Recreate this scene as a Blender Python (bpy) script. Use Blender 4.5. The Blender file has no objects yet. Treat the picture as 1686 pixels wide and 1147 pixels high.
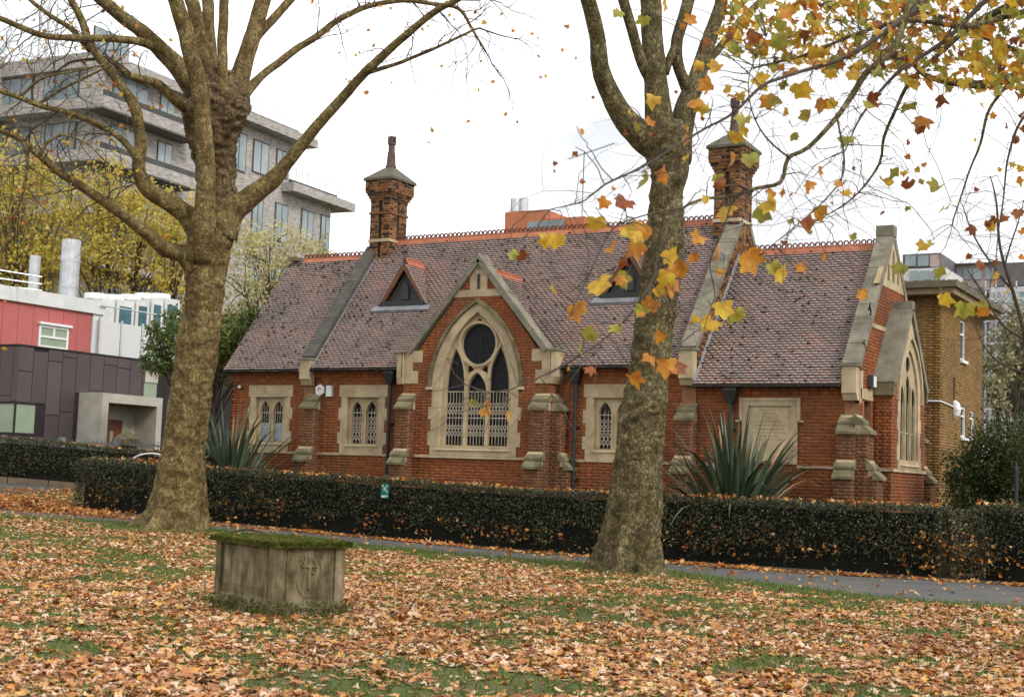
import bpy, math, random
import numpy as np
from mathutils import Vector, Matrix, noise as mnoise
from mathutils.geometry import tessellate_polygon
random.seed(7); RNG = np.random.default_rng(11)
SC = bpy.context.scene; COL = SC.collection
R = math.radians
# ------------------------------------------------------------------ camera
FPX, IW, IH = 2310.5, 1686, 1147
YAW, PITCH, ROLL = R(-30.455), R(5.275), R(2.058)
CAM = np.array([6.28, -31.0, 1.6])
FW = np.array([math.sin(YAW)*math.cos(PITCH), math.cos(YAW)*math.cos(PITCH), math.sin(PITCH)])
_r = np.array([math.cos(YAW), -math.sin(YAW), 0.0]); _u = np.cross(_r, FW)
RT = math.cos(ROLL)*_r + math.sin(ROLL)*_u; UP = math.cos(ROLL)*_u - math.sin(ROLL)*_r
cd = bpy.data.cameras.new('camera'); cam = bpy.data.objects.new('camera', cd); COL.objects.link(cam)
cam.matrix_world = Matrix(((RT[0], UP[0], -FW[0], CAM[0]), (RT[1], UP[1], -FW[1], CAM[1]), (RT[2], UP[2], -FW[2], CAM[2]), (0, 0, 0, 1)))
cd.sensor_width = 36; cd.lens = FPX/IW*36; cd.clip_end = 2000; cd.clip_start = 0.1
cd.dof.use_dof = True; cd.dof.focus_distance = 23.0; cd.dof.aperture_fstop = 4.0
SC.camera = cam
# ------------------------------------------------------------------ world: even white overcast
SUN_EL, SUN_AZ = R(40), R(104)      # azimuth clockwise from +y (north of the scene) : light from the right
wd = bpy.data.worlds.new('World'); SC.world = wd; wd.use_nodes = True
nt = wd.node_tree; bg = nt.nodes['Background']
sky = nt.nodes.new('ShaderNodeTexSky'); sky.sky_type = 'NISHITA'; sky.sun_disc = False
sky.sun_elevation = SUN_EL; sky.sun_rotation = SUN_AZ; sky.dust_density = 4; sky.air_density = 1.0
hs = nt.nodes.new('ShaderNodeHueSaturation'); hs.inputs['Saturation'].default_value = 0.10; hs.inputs['Value'].default_value = 1.0
mx = nt.nodes.new('ShaderNodeMix'); mx.data_type = 'RGBA'; mx.inputs[0].default_value = 0.86
tc = nt.nodes.new('ShaderNodeTexCoord'); cn = nt.nodes.new('ShaderNodeTexNoise'); cn.inputs['Scale'].default_value = 3.2; cn.inputs['Detail'].default_value = 4; cn.inputs['Roughness'].default_value = .5
cmp_ = nt.nodes.new('ShaderNodeMapping'); cmp_.inputs['Scale'].default_value = (1, 1, 2.2); cr_ = nt.nodes.new('ShaderNodeValToRGB')       # soft cloud deck
cr_.color_ramp.elements[0].position = .34; cr_.color_ramp.elements[0].color = (.44, .455, .48, 1); cr_.color_ramp.elements[1].position = .60; cr_.color_ramp.elements[1].color = (1, 1, 1, 1)
cs_ = nt.nodes.new('ShaderNodeVectorMath'); cs_.operation = 'SCALE'; cs_.inputs['Scale'].default_value = 15.5
nt.links.new(tc.outputs['Generated'], cmp_.inputs[0]); nt.links.new(cmp_.outputs[0], cn.inputs['Vector']); nt.links.new(cn.outputs['Fac'], cr_.inputs[0]); nt.links.new(cr_.outputs[0], cs_.inputs[0]); nt.links.new(cs_.outputs[0], mx.inputs[7])
nt.links.new(sky.outputs[0], hs.inputs['Color']); nt.links.new(hs.outputs[0], mx.inputs[6]); nt.links.new(mx.outputs[2], bg.inputs[0])
bg.inputs[1].default_value = 0.10
sd = bpy.data.lights.new('sun', 'SUN'); so = bpy.data.objects.new('sun', sd); COL.objects.link(so)
sd.energy = 1.5; sd.angle = R(14); sd.color = (1.0, 0.95, 0.88)
sv = Vector((math.sin(SUN_AZ)*math.cos(SUN_EL), math.cos(SUN_AZ)*math.cos(SUN_EL), math.sin(SUN_EL)))
so.rotation_euler = sv.to_track_quat('Z', 'Y').to_euler(); so.location = (30, -20, 40)
SC.view_settings.view_transform = 'Standard'; SC.view_settings.look = 'None'; SC.view_settings.gamma = 1
SC.view_settings.exposure = 0.40
SC.view_settings.use_curve_mapping = False

# ------------------------------------------------------------------ geometry maths
def ray(u, v): return FW + RT*(u-843)/FPX - UP*(v-573.5)/FPX
def att(u, v, t): d = ray(u, v); return CAM + d*(t-CAM[1])/d[1]
def ats(u, v, s): d = ray(u, v); return CAM + d*(s-CAM[0])/d[0]
def atd(u, v, D): return CAM + ray(u, v)*D
def proj(q):
    w = np.asarray(q, float)-CAM; d = w@FW
    return 843+FPX*(w@RT)/d, 573.5-FPX*(w@UP)/d, d
def gz(s, t=0.0): return 0.024*max(0.0, -9-s) + 0.06*max(0.0, min(-24-s, 6.0))
def gzv(s): return 0.024*np.maximum(0, -9-s) + 0.06*np.clip(-24-s, 0, 6)

# ------------------------------------------------------------------ materials
def mk(name, cols, scale=4.0, rough=0.8, island=0.0, bump=0.0, bscale=40.0, spec=0.3, detail=5.0, dist=0.0, metal=0.0,
       stretch=None, dirt=None, dirtscale=1.5, dirtamt=0.5, trans=0.0, coat=0.0, nrough=.5, bdist=.02):
    m = bpy.data.materials.new(name); m.use_nodes = True
    n = m.node_tree.nodes; l = m.node_tree.links; b = n['Principled BSDF']
    geo = n.new('ShaderNodeNewGeometry'); pos = geo.outputs['Position']
    if stretch:
        mp = n.new('ShaderNodeMapping'); mp.inputs['Scale'].default_value = stretch; l.new(pos, mp.inputs[0]); pos = mp.outputs[0]
    tx = n.new('ShaderNodeTexNoise'); tx.inputs['Scale'].default_value = scale; tx.inputs['Detail'].default_value = detail
    tx.inputs['Distortion'].default_value = dist; tx.inputs['Roughness'].default_value = nrough; l.new(pos, tx.inputs['Vector'])
    fac = tx.outputs['Fac']
    # spread noise around 0.5
    mr = n.new('ShaderNodeMapRange'); mr.inputs[1].default_value = 0.28; mr.inputs[2].default_value = 0.72; l.new(fac, mr.inputs[0]); fac = mr.outputs[0]
    if island > 0:
        oi = n.new('ShaderNodeObjectInfo'); ad = n.new('ShaderNodeMath'); ad.operation = 'ADD'
        l.new(geo.outputs['Random Per Island'], ad.inputs[0]); l.new(oi.outputs['Random'], ad.inputs[1])
        fr = n.new('ShaderNodeMath'); fr.operation = 'FRACT'; l.new(ad.outputs[0], fr.inputs[0])
        mm = n.new('ShaderNodeMix'); mm.inputs[0].default_value = island; l.new(fac, mm.inputs[2]); l.new(fr.outputs[0], mm.inputs[3]); fac = mm.outputs[0]
    cr = n.new('ShaderNodeValToRGB'); e = cr.color_ramp.elements
    while len(e) < len(cols): e.new(0.5)
    for i, c in enumerate(cols):
        if len(c) == 4: p, c = c[0], c[1:]
        else: p = i/(max(1, len(cols)-1))
        e[i].position = p; e[i].color = (*c, 1)
    l.new(fac, cr.inputs[0]); col = cr.outputs[0]
    if dirt:
        t2 = n.new('ShaderNodeTexNoise'); t2.inputs['Scale'].default_value = dirtscale; t2.inputs['Detail'].default_value = 6; t2.inputs['Roughness'].default_value = 0.65
        l.new(geo.outputs['Position'], t2.inputs['Vector'])
        m2 = n.new('ShaderNodeMapRange'); m2.inputs[1].default_value = 0.45; m2.inputs[2].default_value = 0.7; m2.inputs[4].default_value = dirtamt; l.new(t2.outputs['Fac'], m2.inputs[0])
        mc = n.new('ShaderNodeMix'); mc.data_type = 'RGBA'; l.new(m2.outputs[0], mc.inputs[0]); l.new(col, mc.inputs[6]); mc.inputs[7].default_value = (*dirt, 1); col = mc.outputs[2]
    l.new(col, b.inputs['Base Color']); b.inputs['Roughness'].default_value = rough; b.inputs['Metallic'].default_value = metal
    b.inputs['Specular IOR Level'].default_value = spec
    if coat: b.inputs['Coat Weight'].default_value = coat
    if bump > 0:
        t3 = n.new('ShaderNodeTexNoise'); t3.inputs['Scale'].default_value = bscale; t3.inputs['Detail'].default_value = 6; l.new(pos, t3.inputs['Vector'])
        bp = n.new('ShaderNodeBump'); bp.inputs['Strength'].default_value = bump; bp.inputs['Distance'].default_value = bdist; t3.inputs['Roughness'].default_value = max(.5, nrough); l.new(t3.outputs['Fac'], bp.inputs['Height']); l.new(bp.outputs[0], b.inputs['Normal'])
    if trans > 0:
        tr = n.new('ShaderNodeBsdfTranslucent'); l.new(col, tr.inputs[0]); ms = n.new('ShaderNodeMixShader'); ms.inputs[0].default_value = trans
        l.new(b.outputs[0], ms.inputs[1]); l.new(tr.outputs[0], ms.inputs[2]); l.new(ms.outputs[0], n['Material Output'].inputs[0])
    return m

M = {}
M['brick'] = mk('red_brick', [(.135,.038,.014),(.205,.058,.018),(.26,.080,.025),(.33,.118,.042)], 9, .85, .45, .35, 90, .2, dirt=(.10,.048,.028), dirtscale=.8, dirtamt=.75)
M['mortar'] = mk('mortar', [(.22,.095,.05),(.32,.17,.095)], 6, .95, bump=.3, bscale=120, dirt=(.22,.10,.055), dirtscale=1.1, dirtamt=.7)
M['brick_brown'] = mk('brown_brick', [(.075,.032,.017),(.125,.052,.026),(.17,.075,.036),(.22,.12,.06)], 8, .88, .55, .35, 90, .2, dirt=(.09,.055,.03), dirtscale=1.4, dirtamt=.7)
M['brick_stock'] = mk('stock_brick', [(.018,.014,.013),(.03,.02,.016),(.16,.065,.027),(.25,.11,.042),(.26,.14,.06)], 5, .88, .75, .3, 90, .2)
M['mortar_pale'] = mk('pale_mortar', [(.14,.10,.065),(.22,.17,.11)], 8, .95)
M['brick_yellow'] = mk('brown_stock_brick', [(.12,.065,.022),(.19,.105,.035),(.25,.145,.05),(.31,.19,.075)], 6, .9, .5, .3, 80, .2, dirt=(.11,.065,.03), dirtscale=.6, dirtamt=.6)
M['mortar_yellow'] = mk('sandy_mortar', [(.17,.11,.05),(.26,.18,.09)], 6, .95)
M['stone'] = mk('cream_stone', [(.34,.26,.155),(.45,.355,.22),(.53,.43,.285)], 3, .85, .25, .25, 60, .25, dirt=(.17,.125,.07), dirtscale=1.7, dirtamt=.55)
M['stone_mossy'] = mk('weathered_stone', [(.11,.095,.055),(.18,.155,.09),(.25,.215,.13)], 4, .9, .3, .45, 50, .2, dirt=(.05,.05,.025), dirtscale=3, dirtamt=.75)
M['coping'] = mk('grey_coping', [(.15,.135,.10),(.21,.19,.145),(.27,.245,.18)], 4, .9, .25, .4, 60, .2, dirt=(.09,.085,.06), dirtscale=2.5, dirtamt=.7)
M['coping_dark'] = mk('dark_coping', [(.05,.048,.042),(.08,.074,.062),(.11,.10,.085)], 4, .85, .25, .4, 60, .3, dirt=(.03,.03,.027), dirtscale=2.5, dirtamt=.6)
M['tile'] = mk('roof_tile', [(.20,.145,.134),(.29,.21,.192),(.335,.24,.215),(.385,.245,.205),(.50,.235,.155)], 1.2, .42, .5, .25, 60, .5, dirt=(.12,.11,.085), dirtscale=.9, dirtamt=.55)
M['tile_edge'] = mk('tile_edge', [(.022,.017,.016),(.045,.032,.028)], 6, .9)  # near-black tail faces: dirty edge colour with the row-gap shade put in
M['tile_dark'] = mk('roof_underside', [(.02,.017,.015),(.03,.025,.022)], 4, .9)
M['ridge'] = mk('terracotta', [(.30,.095,.045),(.38,.13,.065),(.44,.17,.09)], 5, .7, .4, .2, 60, .3, dirt=(.3,.11,.06), dirtscale=3)
M['lead'] = mk('lead', [(.13,.135,.15),(.22,.225,.245)], 5, .6, bump=.15, bscale=25)
M['iron'] = mk('dark_iron', [(.012,.016,.016),(.022,.028,.027)], 8, .5, spec=.4)
M['glass'] = mk('dark_glass', [(.010,.011,.012),(.02,.021,.022)], 1.2, .35, spec=.12)
M['grille'] = mk('cream_metal', [(.42,.36,.27),(.55,.48,.38)], 8, .6)
M['board'] = mk('grey_board', [(.26,.30,.34),(.32,.36,.40)], 4, .6)
M['white'] = mk('white_plastic', [(.68,.69,.68),(.76,.77,.76)], 4, .5)
M['redmark'] = mk('red_mark', [(.35,.03,.04),(.4,.04,.05)], 4, .6)
M['wood'] = mk('brown_wood', [(.12,.05,.022),(.19,.085,.04)], 6, .7, stretch=(1,1,.15))
M['letter'] = mk('cut_letter', [(.20,.15,.09),(.30,.235,.145)], 6, .9)
M['vent'] = mk('grey_vent', [(.05,.05,.05),(.065,.065,.065)], 6, .8)
M['moss'] = mk('moss', [(.03,.042,.007),(.085,.10,.014),(.17,.18,.03)], 14, .95, bump=.6, bscale=120)
M['mossdark'] = mk('dark_moss', [(.010,.013,.006),(.02,.024,.010)], 14, .95)
M['capdark'] = mk('weathered_cap', [(.08,.075,.055),(.12,.11,.085),(.17,.16,.12)], 5, .9, bump=.3, bscale=50, dirt=(.05,.05,.03), dirtscale=5)
M['crest'] = mk('dark_terracotta', [(.13,.045,.03),(.20,.07,.045)], 6, .8)
M['dark_core'] = mk('dark_core_brick', [(.02,.014,.010),(.05,.03,.018)], 8, .95)  # very dark brick tone of the chimney core, showing in its slots
M['pot'] = mk('dark_clay_pot', [(.075,.045,.045),(.12,.075,.07)], 6, .7)

# ------------------------------------------------------------------ mesh helpers
def link(o, parent=None):
    COL.objects.link(o)
    if parent is not None:
        o.parent = parent
        if parent.type == 'EMPTY': o.matrix_parent_inverse = Matrix.Translation(-parent.location)
    return o
def tag(o, label=None, cat=None, group=None, kind=None):
    if label: o['label'] = label
    if cat: o['category'] = cat
    if group: o['group'] = group
    if kind: o['kind'] = kind
    return o
def thing(name, loc, label, cat, group=None):
    o = bpy.data.objects.new(name, None); o.location = loc; o.empty_display_size = .3; COL.objects.link(o)
    return tag(o, label, cat, group)
def npmesh(name, V, F, mat, smooth=False, mat2=None, midx=None):
    V = np.asarray(V, np.float32).reshape(-1, 3); F = np.asarray(F, np.int32)
    me = bpy.data.meshes.new(name); k = F.shape[1]
    me.vertices.add(len(V)); me.vertices.foreach_set('co', V.ravel())
    me.loops.add(F.size); me.loops.foreach_set('vertex_index', F.ravel())
    me.polygons.add(len(F)); me.polygons.foreach_set('loop_start', np.arange(0, F.size, k, dtype=np.int32))
    me.materials.append(mat)
    if mat2 is not None: me.materials.append(mat2); me.polygons.foreach_set('material_index', np.asarray(midx, np.int32))
    me.update(calc_edges=True); me.validate()
    if smooth: me.polygons.foreach_set('use_smooth', np.ones(len(F), bool))
    return me
class MB:
    def __init__(s): s.v = []; s.f = []
    def add(s, vs, fs):
        o = len(s.v); s.v.extend([tuple(map(float, p)) for p in vs]); s.f.extend([tuple(i+o for i in f) for f in fs]); return s
    def hexa(s, p):   # p: 4 bottom, 4 top
        return s.add(p, [(3,2,1,0),(4,5,6,7),(0,1,5,4),(1,2,6,5),(2,3,7,6),(3,0,4,7)])
    def box(s, x0, x1, y0, y1, z0, z1):
        return s.hexa([(x0,y0,z0),(x1,y0,z0),(x1,y1,z0),(x0,y1,z0),(x0,y0,z1),(x1,y0,z1),(x1,y1,z1),(x0,y1,z1)])
    def prism(s, poly, fn, d0, d1, holes=()):
        loops = [list(poly)]+[list(h) for h in holes]; flat = [p for L in loops for p in L]; n = len(flat)
        tris = tessellate_polygon([[Vector((p[0], p[1], 0)) for p in L] for L in loops])
        vs = [fn(p[0], p[1], d0) for p in flat]+[fn(p[0], p[1], d1) for p in flat]
        fs = [tuple(t) for t in tris]+[(t[2]+n, t[1]+n, t[0]+n) for t in tris]
        o = 0
        for L in loops:
            k = len(L)
            for i in range(k): a, b = o+i, o+(i+1) % k; fs.append((a, b, b+n, a+n))
            o += k
        return s.add(vs, fs)
    def tube(s, pts, rads, n=6, cap=True):
        P = [Vector(p) for p in pts]; up = None; rings = []
        for i, p in enumerate(P):
            t = (P[min(i+1, len(P)-1)]-P[max(i-1, 0)]); t = t.normalized() if t.length > 1e-9 else Vector((0,0,1))
            if up is None: up = t.orthogonal().normalized()
            up = up-t*up.dot(t); up = up.normalized() if up.length > 1e-6 else t.orthogonal().normalized(); b = t.cross(up); r = rads[i] if hasattr(rads, '__len__') else rads
            rings.append([p+(up*math.cos(2*math.pi*k/n)+b*math.sin(2*math.pi*k/n))*r for k in range(n)])
        vs = [q for ring in rings for q in ring]; fs = []
        for i in range(len(P)-1):
            for k in range(n): fs.append((i*n+k, i*n+(k+1) % n, (i+1)*n+(k+1) % n, (i+1)*n+k))
        if cap: fs.append(tuple(range(n-1, -1, -1))); fs.append(tuple((len(P)-1)*n+k for k in range(n)))
        return s.add(vs, fs)
    def bar(s, a, b, w, d=None, upv=(0,0,1)):
        a, b = Vector(a), Vector(b); t = (b-a).normalized(); u = Vector(upv); u = (u-t*u.dot(t))
        if u.length < 1e-4: u = t.orthogonal()
        u.normalize(); c = t.cross(u); d = d or w
        c *= w/2; u = u*d/2
        return s.hexa([a-c-u, a+c-u, b+c-u, b-c-u, a-c+u, a+c+u, b+c+u, b-c+u])
    def obj(s, name, mat, parent=None, smooth=False):
        me = bpy.data.meshes.new(name); me.from_pydata(s.v, [], s.f); me.materials.append(mat)
        me.update()
        import bmesh
        bm = bmesh.new(); bm.from_mesh(me); bmesh.ops.recalc_face_normals(bm, faces=bm.faces); bm.to_mesh(me); bm.free()
        if smooth:
            for p in me.polygons: p.use_smooth = True
        return link(bpy.data.objects.new(name, me), parent)
def one(name, mat, parent, kind, *a, **k):
    m = MB(); getattr(m, kind)(*a, **k); return m.obj(name, mat, parent)
FR = lambda t0: (lambda u, v, d: (u, t0+d, v))         # front face map: u->x, v->z, d->y
SD = lambda s0: (lambda u, v, d: (s0+d, u, v))         # side face map: u->y, v->z, d->x
def arch(c, w, zs, za, n=10):
    """pointed arch points from left spring over apex to right spring"""
    h = za-zs; Rr = (w*w+h*h)/(2*w); L = []
    a1 = math.asin(min(1, h/Rr))
    for i in range(n+1): a = a1*i/n; L.append((c-w+Rr-Rr*math.cos(a), zs+Rr*math.sin(a)))
    return L+[(2*c-x, z) for x, z in L[-2::-1]]
def lancet(c, w, z0, zs, za, n=6): return [(c-w, z0)]+arch(c, w, zs, za, n)+[(c+w, z0)]
def scan(poly, y):
    xs = []; n = len(poly)
    for i in range(n):
        (x0, y0), (x1, y1) = poly[i], poly[(i+1) % n]
        if (y0 <= y < y1) or (y1 <= y < y0): xs.append(x0+(x1-x0)*(y-y0)/(y1-y0))
    xs.sort(); return [(xs[i], xs[i+1]) for i in range(0, len(xs)-1, 2)]
def minus(iv, cuts):
    for c0, c1 in cuts:
        out = []
        for a, b in iv:
            if c1 <= a or c0 >= b: out.append((a, b)); continue
            if c0 > a: out.append((a, c0))
            if c1 < b: out.append((c1, b))
        iv = out
    return iv
# bricks: list of (wall object, point fn, axes, u0,u1,z0,z1)
def lay_bricks(poly, holes=(), course=.0765, bl=.222, hl=.108, joint=.010, phase=0.0):
    z0 = min(p[1] for p in poly); z1 = max(p[1] for p in poly); out = []; i = 0; z = z0
    while z < z1-.02:
        zc = z+course/2; iv = scan(poly, zc)
        for h in holes: iv = minus(iv, scan(h, zc)); 
        u = -60.0+((i % 2)*(bl+joint+hl+joint)/2)+phase; ib = 0
        for a, b in iv:
            per = bl+hl+2*joint; k = math.floor((a-u)/per); x = u+k*per
            while x < b:
                for ln in (bl, hl):
                    x0, x1 = max(x, a+.002), min(x+ln, b-.002)
                    if x1-x0 > .03: out.append((x0, x1, z+joint, z+course))
                    x += ln+joint
        z += course; i += 1
    return out
BRK = []    # all chapel bricks with owner, for choosing the ones that show largest
def brick_face(fn, n, owner, poly, holes=(), proud=.007, key='brick', phase=0.0):
    for x0, x1, z0, z1 in lay_bricks(poly, holes, phase=phase): BRK.append((owner, fn, n, x0, x1, z0, z1, proud, key))
def emit_box_face(V, F, fn, x0, x1, z0, z1, dn):
    e = .003; o = len(V)
    V += [fn(x0, z0, 0), fn(x1, z0, 0), fn(x1, z1, 0), fn(x0, z1, 0), fn(x0+e, z0+e, dn), fn(x1-e, z0+e, dn), fn(x1-e, z1-e, dn), fn(x0+e, z1-e, dn)]
    F += [(o+4, o+5, o+6, o+7), (o, o+1, o+5, o+4), (o+1, o+2, o+6, o+5), (o+2, o+3, o+7, o+6), (o+3, o, o+4, o+7)]
# =================================================================== CHAPEL
TAN = 1.2634; PA = math.atan(TAN)
CH = thing('brick_chapel', (-12, 2.6, 0.1), 'red brick Victorian chapel with steep tiled roof, stone gable window and two chimneys', 'chapel')
GC = -12.775                                  # centre of the front gable
ZE, ZR, TR = 4.42, 8.45, 2.94                 # central eave / ridge / ridge depth
ZE3, ZR3, TR3 = 3.95, 7.51, 2.57              # right-hand section
ZE1, ZR1, TR1 = 4.40, 8.00, 2.61              # left-hand section
rect = lambda a, b, c, d: [(a, c), (b, c), (b, d), (a, d)]

def grille(parent, c, w, z0, z1, fn, d, rails, bands, step):
    m = MB(); n = max(2, round(2*w/step)); st = 2*w/n
    for i in range(n+1):
        x = c-w+i*st; m.prism(rect(x-.006, x+.006, z0, z1), fn, d, d+.012)
    for r in rails: m.prism(rect(c-w, c+w, r-.012, r+.012), fn, d-.006, d+.014)
    for b0, b1 in bands:
        h = (b1-b0)/2
        for i in range(n):
            x = c-w+i*st
            for k in range(2):
                za, zb = b0+k*h, b0+(k+1)*h
                for (xa, xb) in ((x, x+st), (x+st, x)): m.prism([(xa-.009, za), (xa+.009, za), (xb+.009, zb), (xb-.009, zb)], fn, d-.004, d+.008)
    return m.obj('security_grille', M['grille'], parent)

def small_window(c, board=False):
    """paired lancets in a square stone surround; returns outlines the brickwork must leave free"""
    T0 = FR(0)
    holes = []
    def st(name, a, b, z0, z1, d0=-.014, d1=.24, mat='stone'):
        holes.append(rect(a, b, z0, z1)); o = one(name, M[mat], win, 'prism', rect(a+.002, b-.002, z0+.002, z1-.002), T0, d0, d1); return o
    tr = MB(); hl = [lancet(c+k*.245, .175, 2.405, 3.22, 3.55) for k in (-1, 1)]
    win = tr.prism(rect(c-.58, c+.58, 2.30, 3.72), T0, .09, .19, hl).obj('window', M['stone'], CH)
    sp = MB()
    for k in (-1, 1):
        L = lancet(c+k*.245, .215, 2.41, 3.22, 3.60); sp.prism(L, T0, .06, .10, [lancet(c+k*.245, .178, 2.408, 3.22, 3.552)])
    sp.obj('tracery_moulding', M['stone'], win)
    st('lintel', c-.81, c+.81, 3.665, 3.99)
    for side in (-1, 1):
        for j, (z0, z1) in enumerate(((2.38,2.70),(2.70,3.03),(3.03,3.35),(3.35,3.665))):
            wdt = .82 if j in (0, 2) else .735
            a, b = sorted((c+side*.52, c+side*wdt)); st('quoin', a, b, z0, z1)
    st('sill', c-.73, c+.73, 2.07, 2.38, -.03)
    one('hood_mould', M['stone'], win, 'prism', rect(c-.58, c+.58, 3.655, 3.70), T0, -.05, .02)
    one('sill_slope', M['stone'], win, 'hexa', [(c-.56,-.06,2.31),(c+.56,-.06,2.31),(c+.52,.10,2.31),(c-.52,.10,2.31),(c-.56,-.06,2.325),(c+.56,-.06,2.325),(c+.52,.10,2.40),(c-.52,.10,2.40)])
    for k in (-1, 1): one('pane', M['glass'], win, 'prism', rect(c+k*.245-.19, c+k*.245+.19, 2.39, 3.6), T0, .185, .20)
    for k in (-1, 1):
        if board:
            one('board', M['board'], win, 'prism', rect(c+k*.245-.165, c+k*.245+.165, 2.41, 2.93), T0, .15, .17)
            grille(win, c+k*.245, .17, 2.94, 3.45, T0, .15, [3.22], [], .09)
        else: grille(win, c+k*.245, .165, 2.42, 3.36, T0, .15, [2.85, 3.24], [(2.47, 2.83), (2.88, 3.14)], .115)
    return holes

# ---- front wall (left + centre), right-hand wall
WINC = (-19.86, -16.60, -9.01)
fh = []
for i, c in enumerate(WINC): fh += small_window(c, i == 0)
mh = [rect(c-.56, c+.56, 2.34, 3.70) for c in WINC]
front = MB().prism(rect(-21.3, -6.82, -.2, 4.40), FR(0), 0, .33, mh).obj('front_wall', M['mortar'], CH)
brick_face(FR(0), (0,-1,0), front, rect(-21.3, -6.82, .4, 4.14), fh+mh+[rect(-14.9, -10.62, -1, 9)])
tabR = rect(-5.63, -4.30, 2.14, 3.63)
right = MB().prism(rect(-6.82, -2.87, -.2, 3.93), FR(0), 0, .33).obj('right_wall', M['mortar'], CH)
brick_face(FR(0), (0,-1,0), right, rect(-6.82, -2.87, .4, 3.74), [tabR])
one('back_wall', M['mortar'], CH, 'box', -21.3, -2.9, 5.3, 5.6, -.2, 4.0)
one('left_end_wall', M['mortar'], CH, 'prism', [(.0,-.2),(5.3,-.2),(5.3,4.2),(2.61,7.7),(0,4.2)], SD(-21.3), 0, .3)
# string courses
def string(s0, s1, t): one('string_course', M['stone'], CH, 'hexa', [(s0,t-.045,2.06),(s1,t-.045,2.06),(s1,t+.1,2.06),(s0,t+.1,2.06),(s0,t-.045,2.115),(s1,t-.045,2.115),(s1,t+.1,2.145),(s0,t+.1,2.145)])
for a, b in ((-21.3,-20.6),(-19.12,-18.55),(-18.15,-17.34),(-15.86,-15.1),(-10.3,-9.75),(-8.27,-7.3),(-6.7,-5.63),(-4.30,-3.25)): string(a, b, 0)
string(-14.55, -10.95, -.42)
# eaves: corbelled brick band, gutter
def eaves(s0, s1, ze):
    m = MB()
    for z0, z1, t in ((ze-.29, ze-.22, -.03), (ze-.21, ze-.13, -.07), (ze-.12, ze-.02, -.13)):
        x = s0
        while x < s1-.02:
            e = min(x+.222, s1); m.box(x, e-.009, t, .02, z0, z1-.006); x += .231
    m.obj('eaves_band', M['brick'], CH); one('eaves_bed', M['mortar'], CH, 'box', s0, s1, -.02, .05, ze-.3, ze-.01)
    g = MB(); n = 8; P = []
    for k in range(n+1):
        a = math.pi+math.pi*k/n; P.append((-.27+.075*math.cos(a), ze+.01+.075*math.sin(a)))
    P += [(-.27+.06*math.cos(2*math.pi-math.pi*k/n), ze+.01+.06*math.sin(2*math.pi-math.pi*k/n)) for k in range(n+1)]
    g.prism(P, SD(s0), 0, s1-s0); g.obj('gutter', M['iron'], CH)
eaves(-21.42, -18.64, ZE1); eaves(-18.24, -14.98, ZE); eaves(-10.52, -7.18, ZE); eaves(-6.78, -3.22, ZE3)
# downpipes with hoppers
def pipe(s, zt, t=-.13):
    p = one('downpipe', M['iron'], CH, 'tube', [(s,t,.2),(s,t,zt-.35)], .05, 10)
    m = MB(); a, b = .17, .075
    m.hexa([(s-b,t-b,zt-.42),(s+b,t-b,zt-.42),(s+b,t+b,zt-.42),(s-b,t+b,zt-.42),(s-a,t-a+.02,zt-.14),(s+a,t-a+.02,zt-.14),(s+a,t+.1,zt-.14),(s-a,t+.1,zt-.14)])
    m.box(s-a, s+a, t-a+.02, t+.1, zt-.14, zt-.03); m.obj('hopper', M['iron'], p)
    for z in (2.9, 1.6):
        one('collar', M['iron'], p, 'tube', [(s,t,z),(s,t,z+.07)], .066, 10)
        one('bracket', M['iron'], p, 'box', s-.09, s+.09, t+.03, t+.13, z+.01, z+.05)
pipe(-15.62, ZE); pipe(-9.99, ZE); pipe(-5.88, ZE3)

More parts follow.
